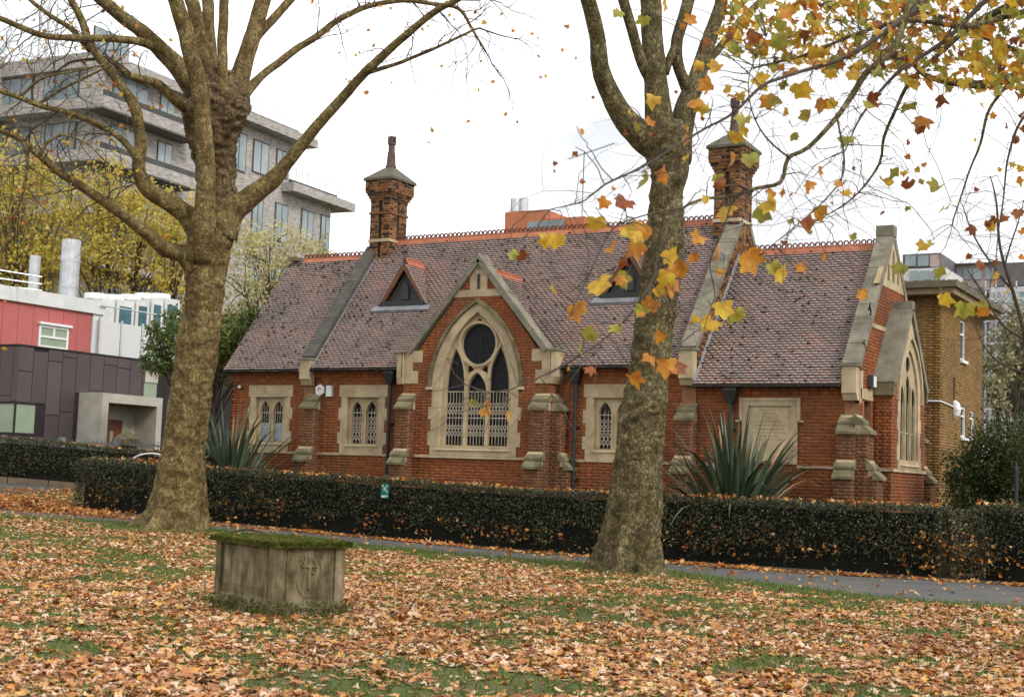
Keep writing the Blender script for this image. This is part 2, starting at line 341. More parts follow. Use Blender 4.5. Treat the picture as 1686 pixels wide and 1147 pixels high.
# ---- buttresses (front: projecting -y ; side: projecting +x)
def buttress(a, b, base, fn_n, zt, flip=False):
    """a..b: width range, base: wall plane; two stages with weathered stone caps"""
    if not flip: bx = lambda d0, d1, z0, z1: (a, b, base-d1, base-d0, z0, z1)
    else: bx = lambda d0, d1, z0, z1: (base+d0, base+d1, a, b, z0, z1)
    pt = (lambda w, d, z: (w, base-d, z)) if not flip else (lambda w, d, z: (base+d, w, z))
    bt = MB(); bt.box(*bx(0, .30, 1.9, zt)); bt.box(*bx(0, .52, -.1, 1.9)); bt = bt.obj('buttress', M['mortar'], CH)
    fr = (lambda d: FR(base-d)) if not flip else (lambda d: SD(base+d))
    nn = (0,-1,0) if not flip else (1,0,0)
    brick_face(fr(.30), nn, bt, rect(a, b, 1.98, zt-.02), key='brick_brown'); brick_face(fr(.52), nn, bt, rect(a, b, .4, 1.90), key='brick_brown')
    # the side facing the camera's right
    if not flip:
        brick_face(SD(b), (1,0,0), bt, [(base-.52,.4),(base,.4),(base,zt),(base-.30,zt),(base-.30,1.9),(base-.52,1.9)], key='brick_brown')
    else:
        brick_face(FR(a), (0,-1,0), bt, [(base,.4),(base+.52,.4),(base+.52,1.9),(base+.30,1.9),(base+.30,zt),(base,zt)], key='brick_brown')
    def cap(d0, d1, zb, ztp):
        e = .03; dm, zm = (d0+d1)/2, (zb+ztp)/2
        for (da, db, z0, z1, ex) in ((dm-.02, d1+.05, zb, zm, .02), (d0-.05, dm+.03, zm, ztp, .0)):
            one('weathering', M['stone_mossy'], bt, 'hexa', [pt(a-e,da,z0-.0),pt(a-e,db,z0),pt(b+e,db,z0),pt(b+e,da,z0),pt(a-e,da,z1+.02),pt(a-e,db,z0+.06),pt(b+e,db,z0+.06),pt(b+e,da,z1+.02)])
    cap(.30, .54, 1.84, 2.28); cap(0, .32, zt, zt+.45)
    one('cap_core', M['stone'], bt, 'hexa', [pt(a,0,zt),pt(a,.30,zt),pt(b,.30,zt),pt(b,0,zt),pt(a,0,zt+.43),pt(a,.03,zt+.43),pt(b,.03,zt+.43),pt(b,0,zt+.43)])
    one('cap_core', M['stone'], bt, 'hexa', [pt(a,.29,1.86),pt(a,.52,1.86),pt(b,.52,1.86),pt(b,.29,1.86),pt(a,.29,2.27),pt(a,.32,2.27),pt(b,.32,2.27),pt(b,.29,2.27)])
buttress(-18.50, -18.06, 0, 0, 3.32); buttress(-15.02, -14.60, -.4, 0, 3.30); buttress(-10.96, -10.54, -.4, 0, 3.30)
buttress(-7.20, -6.78, 0, 0, 3.10); buttress(-3.26, -2.86, -.08, 0, 2.84)
buttress(-.36, .0, -10.55, 0, 3.30, True); buttress(-.34, .06, -2.87, 0, 2.84, True); buttress(4.35, 4.75, -2.87, 0, 2.84, True)

# ---- kneelers, parapets and copings
def kneeler(s0, s1, z0, z1, t=-.31, mat='stone'):
    k = one('kneeler', M[mat], CH, 'prism', [(t,z1),(t,z0+.16),(t+.05,z0+.13),(t+.12,z0),(.06,z0),(.06,z1)], SD(s0), 0, s1-s0)
    one('kneeler_cap', M['coping'], k, 'box', s0-.035, s1+.035, t-.04, .05, z1, z1+.055)
def slope_stones(fn, a, b, d0, d1, th, n, mat, name='coping_stone', parent=None, flare=.0):
    ax, az = a; bx, bz = b; L = math.hypot(bx-ax, bz-az); tx, tz = (bx-ax)/L, (bz-az)/L; nx, nz = tz, -tx
    if nz > 0: nx, nz = -nx, -nz
    for i in range(n):
        g = .005; p0, p1 = L*i/n+g, L*(i+1)/n-g; q = lambda p, h: (ax+tx*p+nx*h, az+tz*p+nz*h)
        j = random.uniform(-.006, .006)
        one(name, M[mat], parent or CH, 'prism', [q(p0,-j), q(p1,-j), q(p1,th), q(p0,th)], fn, d0, d1)
def parapet(s0, s1, kz, tend, T, mat, n, body=True, name='parapet', backz=None):
    zt = lambda t: kz+(t+.2)*TAN
    core = MB().prism([(-.05,3.4),(2*T+.05,3.4),(2*T+.05,zt(-.05)-.17),(T,zt(T)-.17),(-.05,zt(-.05)-.17)], SD(s0), 0, s1-s0).obj(name, M['mortar'], CH)
    slope_stones(SD(s0-.03), (-.2,kz), (tend,zt(tend)), 0, s1-s0+.06, .15, n, mat, parent=core)
    slope_stones(SD(s0-.03), (2*T+.2,kz), (2*T-tend,zt(tend)), 0, s1-s0+.06, .15, n, mat, parent=core)
    return core
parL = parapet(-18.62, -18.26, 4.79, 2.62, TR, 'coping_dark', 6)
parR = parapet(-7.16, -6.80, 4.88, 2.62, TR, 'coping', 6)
kneeler(-18.62, -18.26, 3.98, 4.68); kneeler(-7.16, -6.80, 3.95, 4.78)
brick_face(SD(-6.80), (1,0,0), parR, [(-.03,4.1),(.9,4.6),(2.55,6.9),(2.55,8.1),(-.03,4.9)], key='brick_stock')
# lead flashing along the parapets
for s, z0, T in ((-6.795, ZE3, 2.5), (-18.255, ZE, 2.45)):
    z = lambda t: z0+(t+.25)*TAN
    one('lead_flashing', M['lead'], CH, 'hexa', [(s,-.24,z(-.24)-.02),(s+.08,-.24,z(-.24)-.02),(s+.08,T,z(T)-.02),(s,T,z(T)-.02),(s,-.24,z(-.24)+.13),(s+.07,-.24,z(-.24)+.04),(s+.07,T,z(T)+.04),(s,T,z(T)+.13)])

# ---- front gable
GT, GZ = -.4, 7.30
zg = lambda u: GZ-.17-abs(u-GC)*TAN
gpoly = [(-15.0,-.2),(-10.55,-.2),(-10.55,zg(-10.55)),(GC,GZ-.17),(-15.0,zg(-15.0))]
bigin = lancet(GC, 1.07, 2.38, 3.88, 5.84, 10)
gable = MB().prism(gpoly, FR(GT), 0, .34, [lancet(GC, 1.11, 2.34, 3.88, 5.90, 10)]).obj('gable_wall', M['mortar'], CH)
gholes = []
bw_st = lambda n, poly, d0=-.016, d1=.2, mat='stone': (gholes.append(poly), one(n, M[mat], bigw, 'prism', poly, FR(GT), d0, d1))
tr_out = lancet(GC, 1.14, 2.32, 3.88, 5.93, 10)
circ = lambda r, n=28: [(GC+r*math.cos(2*math.pi*k/n), 5.02+r*math.sin(2*math.pi*k/n)) for k in range(n)]
Aw = .95; hA = 1.80; RA = (Aw*Aw+hA*hA)/(2*Aw)
ax = lambda z: 0 if z > 3.88+hA else (Aw if z <= 3.88 else -(Aw-RA)-RA+ (Aw-RA) + math.sqrt(max(0, RA*RA-(z-3.88)**2)) + 0)
ax = lambda z: Aw if z <= 3.88 else (Aw-RA)+math.sqrt(max(0, RA*RA-(z-3.88)**2))
def side_light(k):
    inner = [(.36,2.40),(.36,4.12),(.375,4.30),(.42,4.50),(.49,4.66),(.58,4.81),(.655,4.93)]
    outer = [(ax(z), z) for z in (4.90,4.7,4.5,4.3,4.1,3.88,3.2,2.40)]
    P = [(GC+k*x, z) for x, z in inner+outer]; return P
clight = lancet(GC, .30, 2.40, 3.78, 4.27, 6)
sp1 = [(GC-.30,4.24),(GC-.10,4.36),(GC-.25,4.47),(GC-.31,4.42)]; sp2 = [(2*GC-x, z) for x, z in sp1]
top3 = [(GC-.15,5.555),(GC,5.60),(GC+.15,5.555),(GC,5.70)]
bigw = MB().prism(tr_out, FR(GT), .10, .22, [side_light(-1), side_light(1), clight, circ(.525), top3, sp1, sp2]).obj('window', M['stone'], CH)
bigw['label'] = 'large pointed three-light gable window with round top light'
rg = MB(); rg.prism(circ(.60), FR(GT), .055, .11, [circ(.535)]); rg.obj('round_tracery', M['stone'], bigw)
for k in (-1, 1): one('mullion', M['stone'], bigw, 'prism', [(GC+k*.33-.028,2.40),(GC+k*.33+.028,2.40),(GC+k*.335+.028,4.2),(GC+k*.335-.028,4.2)], FR(GT), .05, .11)
ml = MB()
ml.prism(lancet(GC,.345,3.6,3.78,4.36,8)+lancet(GC,.305,3.6,3.78,4.285,8)[::-1], FR(GT), .055, .11)
for k in (-1, 1):
    P = [(.335,4.12),(.35,4.30),(.395,4.51),(.47,4.68),(.56,4.84),(.66,5.0)]
    ml.prism([(GC+k*x, z) for x, z in P]+[(GC+k*(x+.05), z) for x, z in P[::-1]], FR(GT), .06, .11)
ml.obj('tracery_moulding', M['stone'], bigw)
one('pane', M['glass'], bigw, 'prism', lancet(GC, 1.08, 2.38, 3.88, 5.84, 10), FR(GT), .205, .22)
one('leaded_bar', M['vent'], bigw, 'prism', rect(GC-.006, GC+.006, 4.5, 5.5), FR(GT), .19, .2)
for k, w in ((-1,.285),(0,.285),(1,.285)):
    grille(bigw, GC+k*.655, w, 2.42, 3.80, FR(GT), .165, [3.11, 3.79], [(2.62,2.95),(3.18,3.52)], .095)
# arch surround in voussoirs, quoins and sill
oa = arch(GC, 1.33, 3.88, 6.08, 8); ia = arch(GC, 1.07, 3.88, 5.84, 8)
for i in range(len(oa)-1): bw_st('voussoir', [oa[i], oa[i+1], ia[i+1], ia[i]])
for k in (-1, 1):
    for j, (z0, z1) in enumerate(((2.38,2.74),(2.74,3.06),(3.06,3.38),(3.38,3.88))):
        w = 1.40 if j in (0, 2) else 1.31
        a, b = sorted((GC+k*1.07, GC+k*w)); bw_st('quoin', rect(a+.001, b-.001, z0+.002, z1-.002))
bw_st('sill', rect(GC-1.30, GC+1.30, 2.13, 2.378), -.04)
one('sill_slope', M['stone'], bigw, 'hexa', [(GC-1.14,GT-.07,2.26),(GC+1.14,GT-.07,2.26),(GC+1.05,GT+.12,2.26),(GC-1.05,GT+.12,2.26),(GC-1.14,GT-.07,2.285),(GC+1.14,GT-.07,2.285),(GC+1.05,GT+.12,2.395),(GC-1.05,GT+.12,2.395)])
hm = arch(GC, 1.42, 3.88, 6.19, 12); hi = arch(GC, 1.34, 3.88, 6.09, 12)
hood = MB().prism(hm+hi[::-1], FR(GT), -.075, .02).obj('hood_mould', M['stone_mossy'], bigw)
for k in (-1, 1): one('label_stop', M['stone'], bigw, 'box', GC+k*1.38-.09, GC+k*1.38+.09, GT-.1, GT+.02, 3.83, 3.90)
gholes.append(hm)
# stone vent at the top of the gable
gs = lambda n, poly, d0=-.02, d1=.1, m='stone': (gholes.append(poly), one(n, M[m], gable, 'prism', poly, FR(GT), d0, d1))
slotr = rect(GC-.045, GC+.045, 6.33, 6.84)
one('vent_stone', M['stone'], gable, 'prism', [(GC-.265,6.42),(GC+.265,6.42),(GC+.265,6.74),(GC+.1,6.98),(GC-.1,6.98),(GC-.265,6.74)], FR(GT), -.02, .1, [rect(GC-.05,GC+.05,6.43,6.83)])
gholes.append([(GC-.265,6.42),(GC+.265,6.42),(GC+.265,6.74),(GC+.1,6.98),(GC-.1,6.98),(GC-.265,6.74)])
one('vent_slot', M['vent'], gable, 'prism', rect(GC-.06, GC+.06, 6.42, 6.84), FR(GT), -.005, -.001)
gs('vent_band', [(GC-.76,6.24),(GC+.76,6.24),(GC+.62,6.42),(GC-.62,6.42)])
one('apex_stone', M['coping'], gable, 'prism', [(GC-.16,6.97),(GC+.16,6.97),(GC,7.16)], FR(GT), -.05, .1)
# gable quoins / kneelers
for k in (-1, 1):
    e = GC+k*2.235
    for z0, z1, w in ((3.99,4.33,.46),(4.33,4.55,.28),(4.55,4.86,.58)):
        a, b = sorted((e, e-k*w)); gs('quoin', rect(a, b, z0+.002, z1-.002), -.02, .3)
    one('kneeler', M['stone'], gable, 'prism', [(GT-.10,4.86),(GT-.10,4.16),(GT-.02,3.98),(.0,3.98),(.0,4.86)], SD(e if k > 0 else e-.02), 0, .02 if k > 0 else .02)
    kb = MB(); x0, x1 = sorted((e-k*.02, e+k*.17)); kb.hexa([(x0+.06*(k>0)*0,GT-.06,3.98),(x1-.12*(k>0),GT-.06,3.98),(x1-.12*(k>0),.0,3.98),(x0,.0,3.98),(x0,GT-.10,4.16),(x1,GT-.10,4.16),(x1,.0,4.16),(x0,.0,4.16)])
    kb.box(x0, x1, GT-.10, 0, 4.16, 4.80); kb.obj('kneeler', M['stone'], gable)
    one('kneeler_cap', M['coping'], gable, 'box', min(x0, x1)-.04, max(x0, x1)+.03, GT-.14, .0, 4.80, 4.86)
    slope_stones(FR(GT-.09), (GC+k*2.14, 4.86), (GC, GZ+.03), 0, .40, .15, 5, 'coping' if k < 0 else 'coping', parent=gable)
one('apex_cap', M['coping'], gable, 'prism', [(GC-.16,GZ-.16),(GC,GZ+.06),(GC+.16,GZ-.16),(GC+.08,GZ-.17),(GC,GZ-.08),(GC-.08,GZ-.17)], FR(GT-.11), 0, .5)
brick_face(FR(GT), (0,-1,0), gable, [(-15.0,.4),(-10.55,.4),(-10.55,zg(-10.55)),(GC,GZ-.2),(-15.0,zg(-15.0))], gholes+[lancet(GC, 1.2, 2.3, 3.88, 5.96, 10)])
brick_face(SD(-10.55), (1,0,0), gable, rect(-.4, .0, .4, 3.98))
one('gable_return', M['mortar'], CH, 'box', -10.85, -10.555, -.07, .02, -.1, 4.4)
# ---- tablet
tb = MB().prism(rect(-5.63,-4.30,2.14,3.63), FR(0), -.055, .1, [rect(-5.47,-4.46,2.24,3.47)]).obj('inscription_tablet', M['stone'], CH)
tb['label'] = 'cut stone inscription tablet in a moulded frame'
one('tablet_slab', M['stone'], tb, 'box', -5.50, -4.43, -.010, .05, 2.2, 3.5)
for a, b, c, d, e in ((-5.70,-4.23,3.60,3.66,-.08),(-5.70,-5.63,3.12,3.60,-.08),(-4.30,-4.23,3.12,3.60,-.08),(-5.55,-4.38,3.485,3.56,-.067),(-4.25,-4.15,3.10,3.14,-.08),(-5.78,-5.68,3.10,3.14,-.08)):
    one('hood_mould', M['stone'], tb, 'prism', rect(a,b,c,d), FR(0), e, 0)
for i in (0, 1):
    e = .05*i; one('frame_moulding', M['stone'], tb, 'prism', rect(-5.58+e,-4.35-e,2.18+e,3.58-e), FR(0), -.075+.045*i, -.02, [rect(-5.55+e,-4.38-e,2.21+e,3.55-e)])
lt = MB()
for i, (z, w) in enumerate(((3.375,.52),(3.30,.34),(3.235,.34),(3.185,.2),(3.115,.62),(3.03,.72),(2.94,.66),(2.86,.7),(2.78,.5),(2.70,.6))):
    x = -4.965-w/2; 
    while x < -4.965+w/2:
        l = random.choice((.018,.025,.03)); lt.box(x, x+l, -.013, -.008, z-.016, z-.016+random.choice((.028,.034))); x += l+random.choice((.014,.016,.04))
o = lt.obj('inscription', M['letter'], tb); o['kind'] = 'stuff'

# ---- right end wall with gable, doorway, side bay
EW = -2.87
def ztop(t): return 4.44+(min(t, 2*TR3-t)+.2)*TAN
ewp = [(-.05,-.2),(5.2,-.2),(5.2,ztop(5.2)-.18),(TR3,ztop(TR3)-.18),(-.05,ztop(-.05)-.18)]
door = rect(.20, .90, .5, 3.64)
endw = MB().prism(ewp, SD(EW), -.33, 0, [door]).obj('end_wall', M['mortar'], CH)
eholes = [door]
es = lambda n, poly, d0=-.1, d1=.018, m='stone', holes=(): (eholes.append(poly), one(n, M[m], endw, 'prism', poly, SD(EW), d0, d1, holes))
es('door_lintel', rect(.0, 1.04, 3.655, 3.90)); one('door', M['wood'], endw, 'prism', rect(.2,.9,.5,3.64), SD(EW), -.26, -.2)
for z0, z1, w in ((3.55,3.9,.02),(3.9,4.28,.12)): es('quoin', rect(-.05, w+.06, z0, z1))
tv = [(1.29,6.44),(3.85,6.44),(TR3,ztop(TR3)-.2)]
lv = [lancet(TR3+o, .10, 6.62, za-.28, za) for o, za in ((-.42,7.05),(0,7.42),(.42,7.05))]
es('gable_vent_stone', tv, -.1, .02, 'stone', lv)
one('vent_back', M['stone_mossy'], endw, 'prism', [(1.95,6.5),(3.2,6.5),(2.57,7.5)], SD(EW), .001, .005)
es('string_course', [(.58,5.36),(4.55,5.36),(4.48,5.46),(.66,5.46)], -.1, .02)
slope_stones(SD(EW-.36), (-.2,4.44), (TR3-.06,ztop(TR3-.06)), 0, .40, .16, 7, 'coping', parent=endw)
slope_stones(SD(EW-.36), (5.34,4.44), (TR3+.06,ztop(TR3+.06)), 0, .40, .16, 7, 'coping', parent=endw)
one('apex_cap', M['coping'], endw, 'box', EW-.37, EW+.05, TR3-.17, TR3+.17, ztop(TR3)-.19, ztop(TR3)+.07)
kneeler(EW-.33, EW, 3.60, 4.36)
for t, z in ((.62,5.75),(.2,4.85),(4.5,5.2)):
    m = MB(); a = [(EW+.03, t+.05*math.sin(k/9*2*math.pi), z-.14+.28*k/9) for k in range(10)]; m.tube(a, .022, 6); m.tube([(EW-.02,t,z),(EW+.04,t,z)], .03, 6); m.obj('wall_tie', M['iron'], endw)
brick_face(SD(EW), (1,0,0), endw, [(-.05,.4),(5.2,.4),(5.2,ztop(5.2)-.2),(TR3,ztop(TR3)-.2),(-.05,ztop(-.05)-.2)], eholes+[rect(1.06,3.95,-1,4.0)])
# bay
B0, B1, BS, BC = 1.04, 3.97, -2.43, 2.505
zb = lambda t: 6.10-abs(t-BC)*TAN
bpoly = [(B0,-.2),(B1,-.2),(B1,zb(B1)-.15),(BC,5.95),(B0,zb(B0)-.15)]
bwin = lancet(BC, .80, 2.33, 3.72, 4.98, 8)
bay = MB().prism(bpoly, SD(BS), -.42, 0, [lancet(BC, .84, 2.30, 3.72, 5.04, 8)]).obj('side_bay', M['mortar'], CH); bh = []
bst = lambda n, poly, d0=-.16, d1=.016, m='stone', par=None, holes=(): (bh.append(poly), one(n, M[m], par or bay, 'prism', poly, SD(BS), d0, d1, holes))
lights = [lancet(BC+k*.5, .19, 2.36, 3.75 if k else 4.0, 4.1 if k else 4.38, 5) for k in (-1, 0, 1)]
bwo = MB().prism(lancet(BC,.87,2.28,3.72,5.08,8), SD(BS), -.07, -.035, lights+[[(BC+.2*math.cos(a*.524),4.62+.2*math.sin(a*.524)) for a in range(12)]]).obj('window', M['stone'], CH)
one('pane', M['glass'], bwo, 'prism', lancet(BC,.86,2.29,3.72,5.06,8), SD(BS), -.12, -.085)
for k in (-1, 1): one('mullion', M['stone'], bwo, 'prism', rect(BC+k*.25-.03, BC+k*.25+.03, 2.36, 4.1), SD(BS), -.04, -.008)
for k in (-1, 0, 1): grille(bwo, BC+k*.5, .185, 2.37, 3.7, SD(BS), -.083, [3.0], [], .18)
oa = arch(BC, 1.03, 3.72, 5.24, 6); ia = arch(BC, .80, 3.72, 4.98, 6)
for i in range(len(oa)-1): bst('voussoir', [oa[i], oa[i+1], ia[i+1], ia[i]], par=bwo)
for k in (-1, 1):
    for j, (z0, z1) in enumerate(((2.34,2.68),(2.68,3.02),(3.02,3.36),(3.36,3.72))):
        a, b = sorted((BC+k*.80, BC+k*(1.07 if j % 2 == 0 else 1.0))); bst('quoin', rect(a, b, z0+.002, z1-.002), par=bwo)
bst('sill', rect(BC-1.02, BC+1.02, 2.14, 2.338), -.2, .04, par=bwo)
one('sill_slope', M['stone'], bwo, 'hexa', [(BS-.12,BC-.78,2.2),(BS+.07,BC-.85,2.2),(BS+.07,BC+.85,2.2),(BS-.12,BC+.78,2.2),(BS-.12,BC-.78,2.36),(BS+.07,BC-.85,2.23),(BS+.07,BC+.85,2.23),(BS-.12,BC+.78,2.36)])
hm = arch(BC, 1.12, 3.72, 5.35, 10); hi = arch(BC, 1.04, 3.72, 5.25, 10); one('hood_mould', M['stone'], bwo, 'prism', hm+hi[::-1], SD(BS), -.01, .07); bh.append(hm)
one('string_course', M['stone'], bay, 'box', EW+.01, BS+.05, B0-.05, B1+.05, 2.06, 2.13)
bst('gable_vent_stone', [(BC-.42,5.30),(BC+.42,5.30),(BC+.1,5.75),(BC-.1,5.75)])
brick_face(SD(BS), (1,0,0), bay, [(B0,.4),(B1,.4),(B1,zb(B1)-.15),(BC,5.9),(B0,zb(B0)-.15)], bh+[lancet(BC, .9, 2.3, 3.72, 5.1, 8)])
brick_face(FR(B0), (0,-1,0), bay, rect(EW+.02, BS, .4, 4.0), phase=.05)
slope_stones(SD(EW+.0), (B0-.12,zb(B0-.12)), (BC,zb(BC)), 0, .52, .15, 1, 'coping', parent=bay)
slope_stones(SD(EW+.0), (B1+.12,zb(B1+.12)), (BC,zb(BC)), 0, .52, .15, 1, 'coping', parent=bay)
one('apex_cap', M['coping'], bay, 'box', EW, BS+.09, BC-.13, BC+.13, 5.95, 6.14)
for tt in (B0-.10, B1-.02): one('kneeler', M['stone_mossy'], bay, 'box', EW+.01, BS+.06, tt, tt+.12, 3.80, 4.14)

# ---- roofs: cores, tiles, ridges
def roof_core(s0, s1, ze, zr, T):
    one('roof', M['tile_dark'], CH, 'prism', [(-.22,ze-.06),(T,zr-.04),(2*T+.22,ze-.06)], SD(s0), 0, s1-s0)
    return CH.children[-1]
TILES = []
def tile_slope(owner, O, ua, ub, blen, iv, gauge=.084, tw=.166):
    O, ua, ub = np.array(O, float), np.array(ua, float), np.array(ub, float); n = np.cross(ua, ub); n /= np.linalg.norm(n)
    if n[2] < 0: n = -n
    rows = int(blen/gauge)
    for i in range(rows+1):
        b = i*gauge; off = (i % 2)*tw/2
        for a0, a1 in iv(b):
            x = math.floor((a0-off)/tw)*tw+off
            while x < a1:
                p, q = max(x, a0), min(x+tw-.004, a1)
                if q-p > .02: TILES.append((owner, O, ua, ub, n, p, q, b))
                x += tw
sl = lambda zr, ze: (zr-ze)/math.sin(PA)
UB = (0, math.cos(PA), math.sin(PA))
GRZ = 6.96           # front gable ridge height
def center_iv(b):
    z = ZE+b*math.sin(PA); w = (GRZ-z)/TAN-.05 if z < GRZ else 0
    iv = [(-18.25, -7.17)]
    if w > 0: iv = minus(iv, [(GC-w, GC+w)])
    zt = z
    for dc in (-16.28, -9.27):
        if 6.33 < z < 7.5: hw = .80*(7.58-z)/(7.58-6.39); iv = minus(iv, [(dc-hw, dc+hw)])
    return [(a+18.25, c+18.25) for a, c in iv]
rc = MB().prism([(-.22,ZE-.06),(TR,ZR-.04),(2*TR+.22,ZE-.06)], SD(-18.26), 0, 11.1).obj('roof', M['tile_dark'], CH)
rl = MB().prism([(-.22,ZE1-.06),(TR1,ZR1-.04),(2*TR1+.22,ZE1-.06)], SD(-21.44), 0, 2.82).obj('roof', M['tile_dark'], CH)
rr = MB().prism([(-.22,ZE3-.06),(TR3,ZR3-.04),(2*TR3+.22,ZE3-.06)], SD(-6.80), 0, 3.60).obj('roof', M['tile_dark'], CH)
tile_slope(rc, (-18.25,-.30,ZE-.06), (1,0,0), UB, sl(ZR,ZE), center_iv)
tile_slope(rl, (-21.45,-.30,ZE1-.06), (1,0,0), UB, sl(ZR1,ZE1), lambda b: [(0, 2.82)])
tile_slope(rr, (-6.79,-.30,ZE3-.06), (1,0,0), UB, sl(ZR3,ZE3), lambda b: [(0, 3.56)])
# gable roof (two slopes running back to the valleys)
rgab = MB(); tv_ = lambda z: -.25+(z-ZE)/TAN
for k in (-1, 1):
    e = 2.05; z0 = GRZ-e*TAN
    rgab.add([(GC,-.1,GRZ-.05),(GC+k*e,-.1,z0-.05),(GC+k*e,tv_(z0)+.0,z0-.05),(GC,tv_(GRZ),GRZ-.05)], [(0,1,2,3)])
    rg_len = e/math.cos(PA)
rgab = rgab.obj('gable_roof', M['tile_dark'], CH)
for k in (-1, 1):
    e = 2.05; z0 = GRZ-e*TAN; L = e/math.cos(PA)
    tile_slope(rgab, (GC+k*e,-.06,z0), (0,1,0), (-k*math.cos(PA),0,math.sin(PA)), L-.08, lambda b, z0=z0: [(0, max(.02, tv_(z0+b*math.sin(PA))+.10))])
# ridges
def ridge_mesh():
    m = MB(); L = .448
    m.hexa([(0,-.125,-.13),(L,-.125,-.13),(L,-.105,-.13),(0,-.105,-.13),(0,-.012,.02),(L,-.012,.02),(L,.0,.0),(0,.0,.0)])
    m.hexa([(0,.105,-.13),(L,.105,-.13),(L,.125,-.13),(0,.125,-.13),(0,0,.0),(L,0,.0),(L,.012,.02),(0,.012,.02)])
    m.box(0, L, -.022, .022, .0, .045)
    me = m.obj('tmp', M['ridge']); 
    c = MB()
    for k in range(3):
        cx = L*(k+.5)/3; n = 12
        ro, ri = .072, .040
        o = [(cx+ro*math.cos(2*math.pi*i/n), .095+ro*math.sin(2*math.pi*i/n)) for i in range(n)]; h = [(cx+ri*math.cos(2*math.pi*i/n), .095+ri*math.sin(2*math.pi*i/n)) for i in range(n)]
        c.prism(o, lambda u, v, d: (u, d, v), -.018, .018, [h])
    ce = c.obj('tmp2', M['crest'])
    a, b = me.data, ce.data; bpy.data.objects.remove(me); bpy.data.objects.remove(ce); return a, b
RMESH, CMESH = ridge_mesh()
def ridge(owner, s0, s1, t, z, yaxis=False, crest=True):
    n = max(1, round((s1-s0)/.448)); st = (s1-s0)/n
    for i in range(n):
        o = bpy.data.objects.new('ridge_tile', RMESH); link(o, owner)
        o.location = (s0+i*st, t, z) if not yaxis else (t, s0+i*st, z)
        if yaxis: o.rotation_euler = (0,0,math.pi/2)
        o.scale = (st/.452, 1, 1)
        if crest:
            c = bpy.data.objects.new('ridge_cresting', CMESH); COL.objects.link(c); c.parent = owner; c.location = o.location; c.rotation_euler = o.rotation_euler; c.scale = o.scale
            c.matrix_parent_inverse = o.matrix_parent_inverse
ridge(rc, -17.75, -7.5, TR, ZR+.05); ridge(rl, -21.0, -18.6, TR1, ZR1+.05); ridge(rr, -6.7, -3.22, TR3, ZR3+.05)
ridge(rgab, .0, 1.75, GC, GRZ+.03, True, False)
cr = MB()
for i in range(22):
    y = .02+i*.08; cr.prism([(y-.03,GRZ+.06),(y+.03,GRZ+.06),(y+.03,GRZ+.10),(y,GRZ+.13),(y-.03,GRZ+.10)], SD(GC-.015), 0, .03)
cr.obj('ridge_cresting', M['ridge'], rgab)
# left verge slab at the gable end of the left section
one('verge_stone', M['stone_mossy'], CH, 'box', -21.45, -21.1, 2.35, 2.9, 8.0, 8.12)
# dormer gablets
def dormer(c):
    t0, z0, z1, w = 1.24, 6.36, 7.55, .78
    d = MB().prism([(c-w+.12,z0+.05),(c+w-.12,z0+.05),(c,z1-.18)], FR(t0), .12, .2).obj('dormer', M['vent'], CH)
    d['label'] = 'triangular louvred dormer with terracotta ridge'
    tback = lambda z: -.25+(z-ZE)/TAN
    for k in (-1, 1):
        one('bargeboard', M['wood'], d, 'prism', [(c+k*(w+.02),z0+.02),(c+k*(w-.10),z0+.02),(c,z1-.20),(c,z1)], FR(t0-.05), 0, .06)
        r_ = MB(); r_.add([(c,t0-.03,z1+.02),(c+k*(w+.04),t0-.03,z0-.02),(c+k*(w+.04),tback(z0)+.1,z0-.02),(c,tback(z1)+.1,z1+.02)], [(0,1,2,3)]); r_.obj('dormer_roof', M['tile_dark'], d)
        pa = math.atan2(z1-z0, w); L = math.hypot(z1-z0, w)
        tile_slope(CH_TILE, (c+k*(w+.03),t0-.06,z0-.03), (0,1,0), (-k*math.cos(pa),0,math.sin(pa)), L-.1, lambda b, pa=pa: [(0, max(.02, tback(z0+b*math.sin(pa))-t0+.16))])
    one('dormer_base', M['iron'], d, 'box', c-w+.04, c+w-.04, t0-.07, t0+.1, z0-.05, z0+.09)
    one('vent_panel', M['vent'], d, 'prism', lancet(c, .12, z0+.14, z0+.42, z0+.62, 5), FR(t0), .05, .12)
    ld = MB(); ld.hexa([(c-w-.22,t0-.20,z0-.24),(c+w+.22,t0-.20,z0-.24),(c+w+.15,t0+.05,z0-.02),(c-w-.15,t0+.05,z0-.02),(c-w-.22,t0-.22,z0-.19),(c+w+.22,t0-.22,z0-.19),(c+w+.15,t0+.05,z0+.04),(c-w-.15,t0+.05,z0+.04)])
    ld.obj('lead_apron', M['lead'], d)
    fi = MB(); fi.tube([(c,t0-.02,z1-.12),(c,t0-.02,z1+.12)], .035, 8); fi.tube([(c,t0-.02,z1+.1),(c,t0-.02,z1+.38)], .014, 6); fi.bar((c-.085,t0-.02,z1+.28),(c+.085,t0-.02,z1+.28),.02,.03)
    for q in (-.09,.09): fi.tube([(c+q,t0-.02,z1+.25),(c+q,t0-.02,z1+.31)], .018, 6)
    fi.obj('finial', M['iron'], d)
    for i in range(2):
        o = bpy.data.objects.new('ridge_tile', RMESH); link(o, d); o.location = (c, t0+.02+i*.44, z1+.05); o.rotation_euler = (0,0,math.pi/2)
    cc = MB()
    for i in range(10):
        y = t0+.05+i*.085; cc.prism([(y-.03,z1+.09),(y+.03,z1+.09),(y+.03,z1+.12),(y,z1+.15),(y-.03,z1+.12)], SD(c-.015), 0, .03)
    cc.obj('ridge_cresting', M['ridge'], d)
CH_TILE = rc
dormer(-16.28); dormer(-9.27)
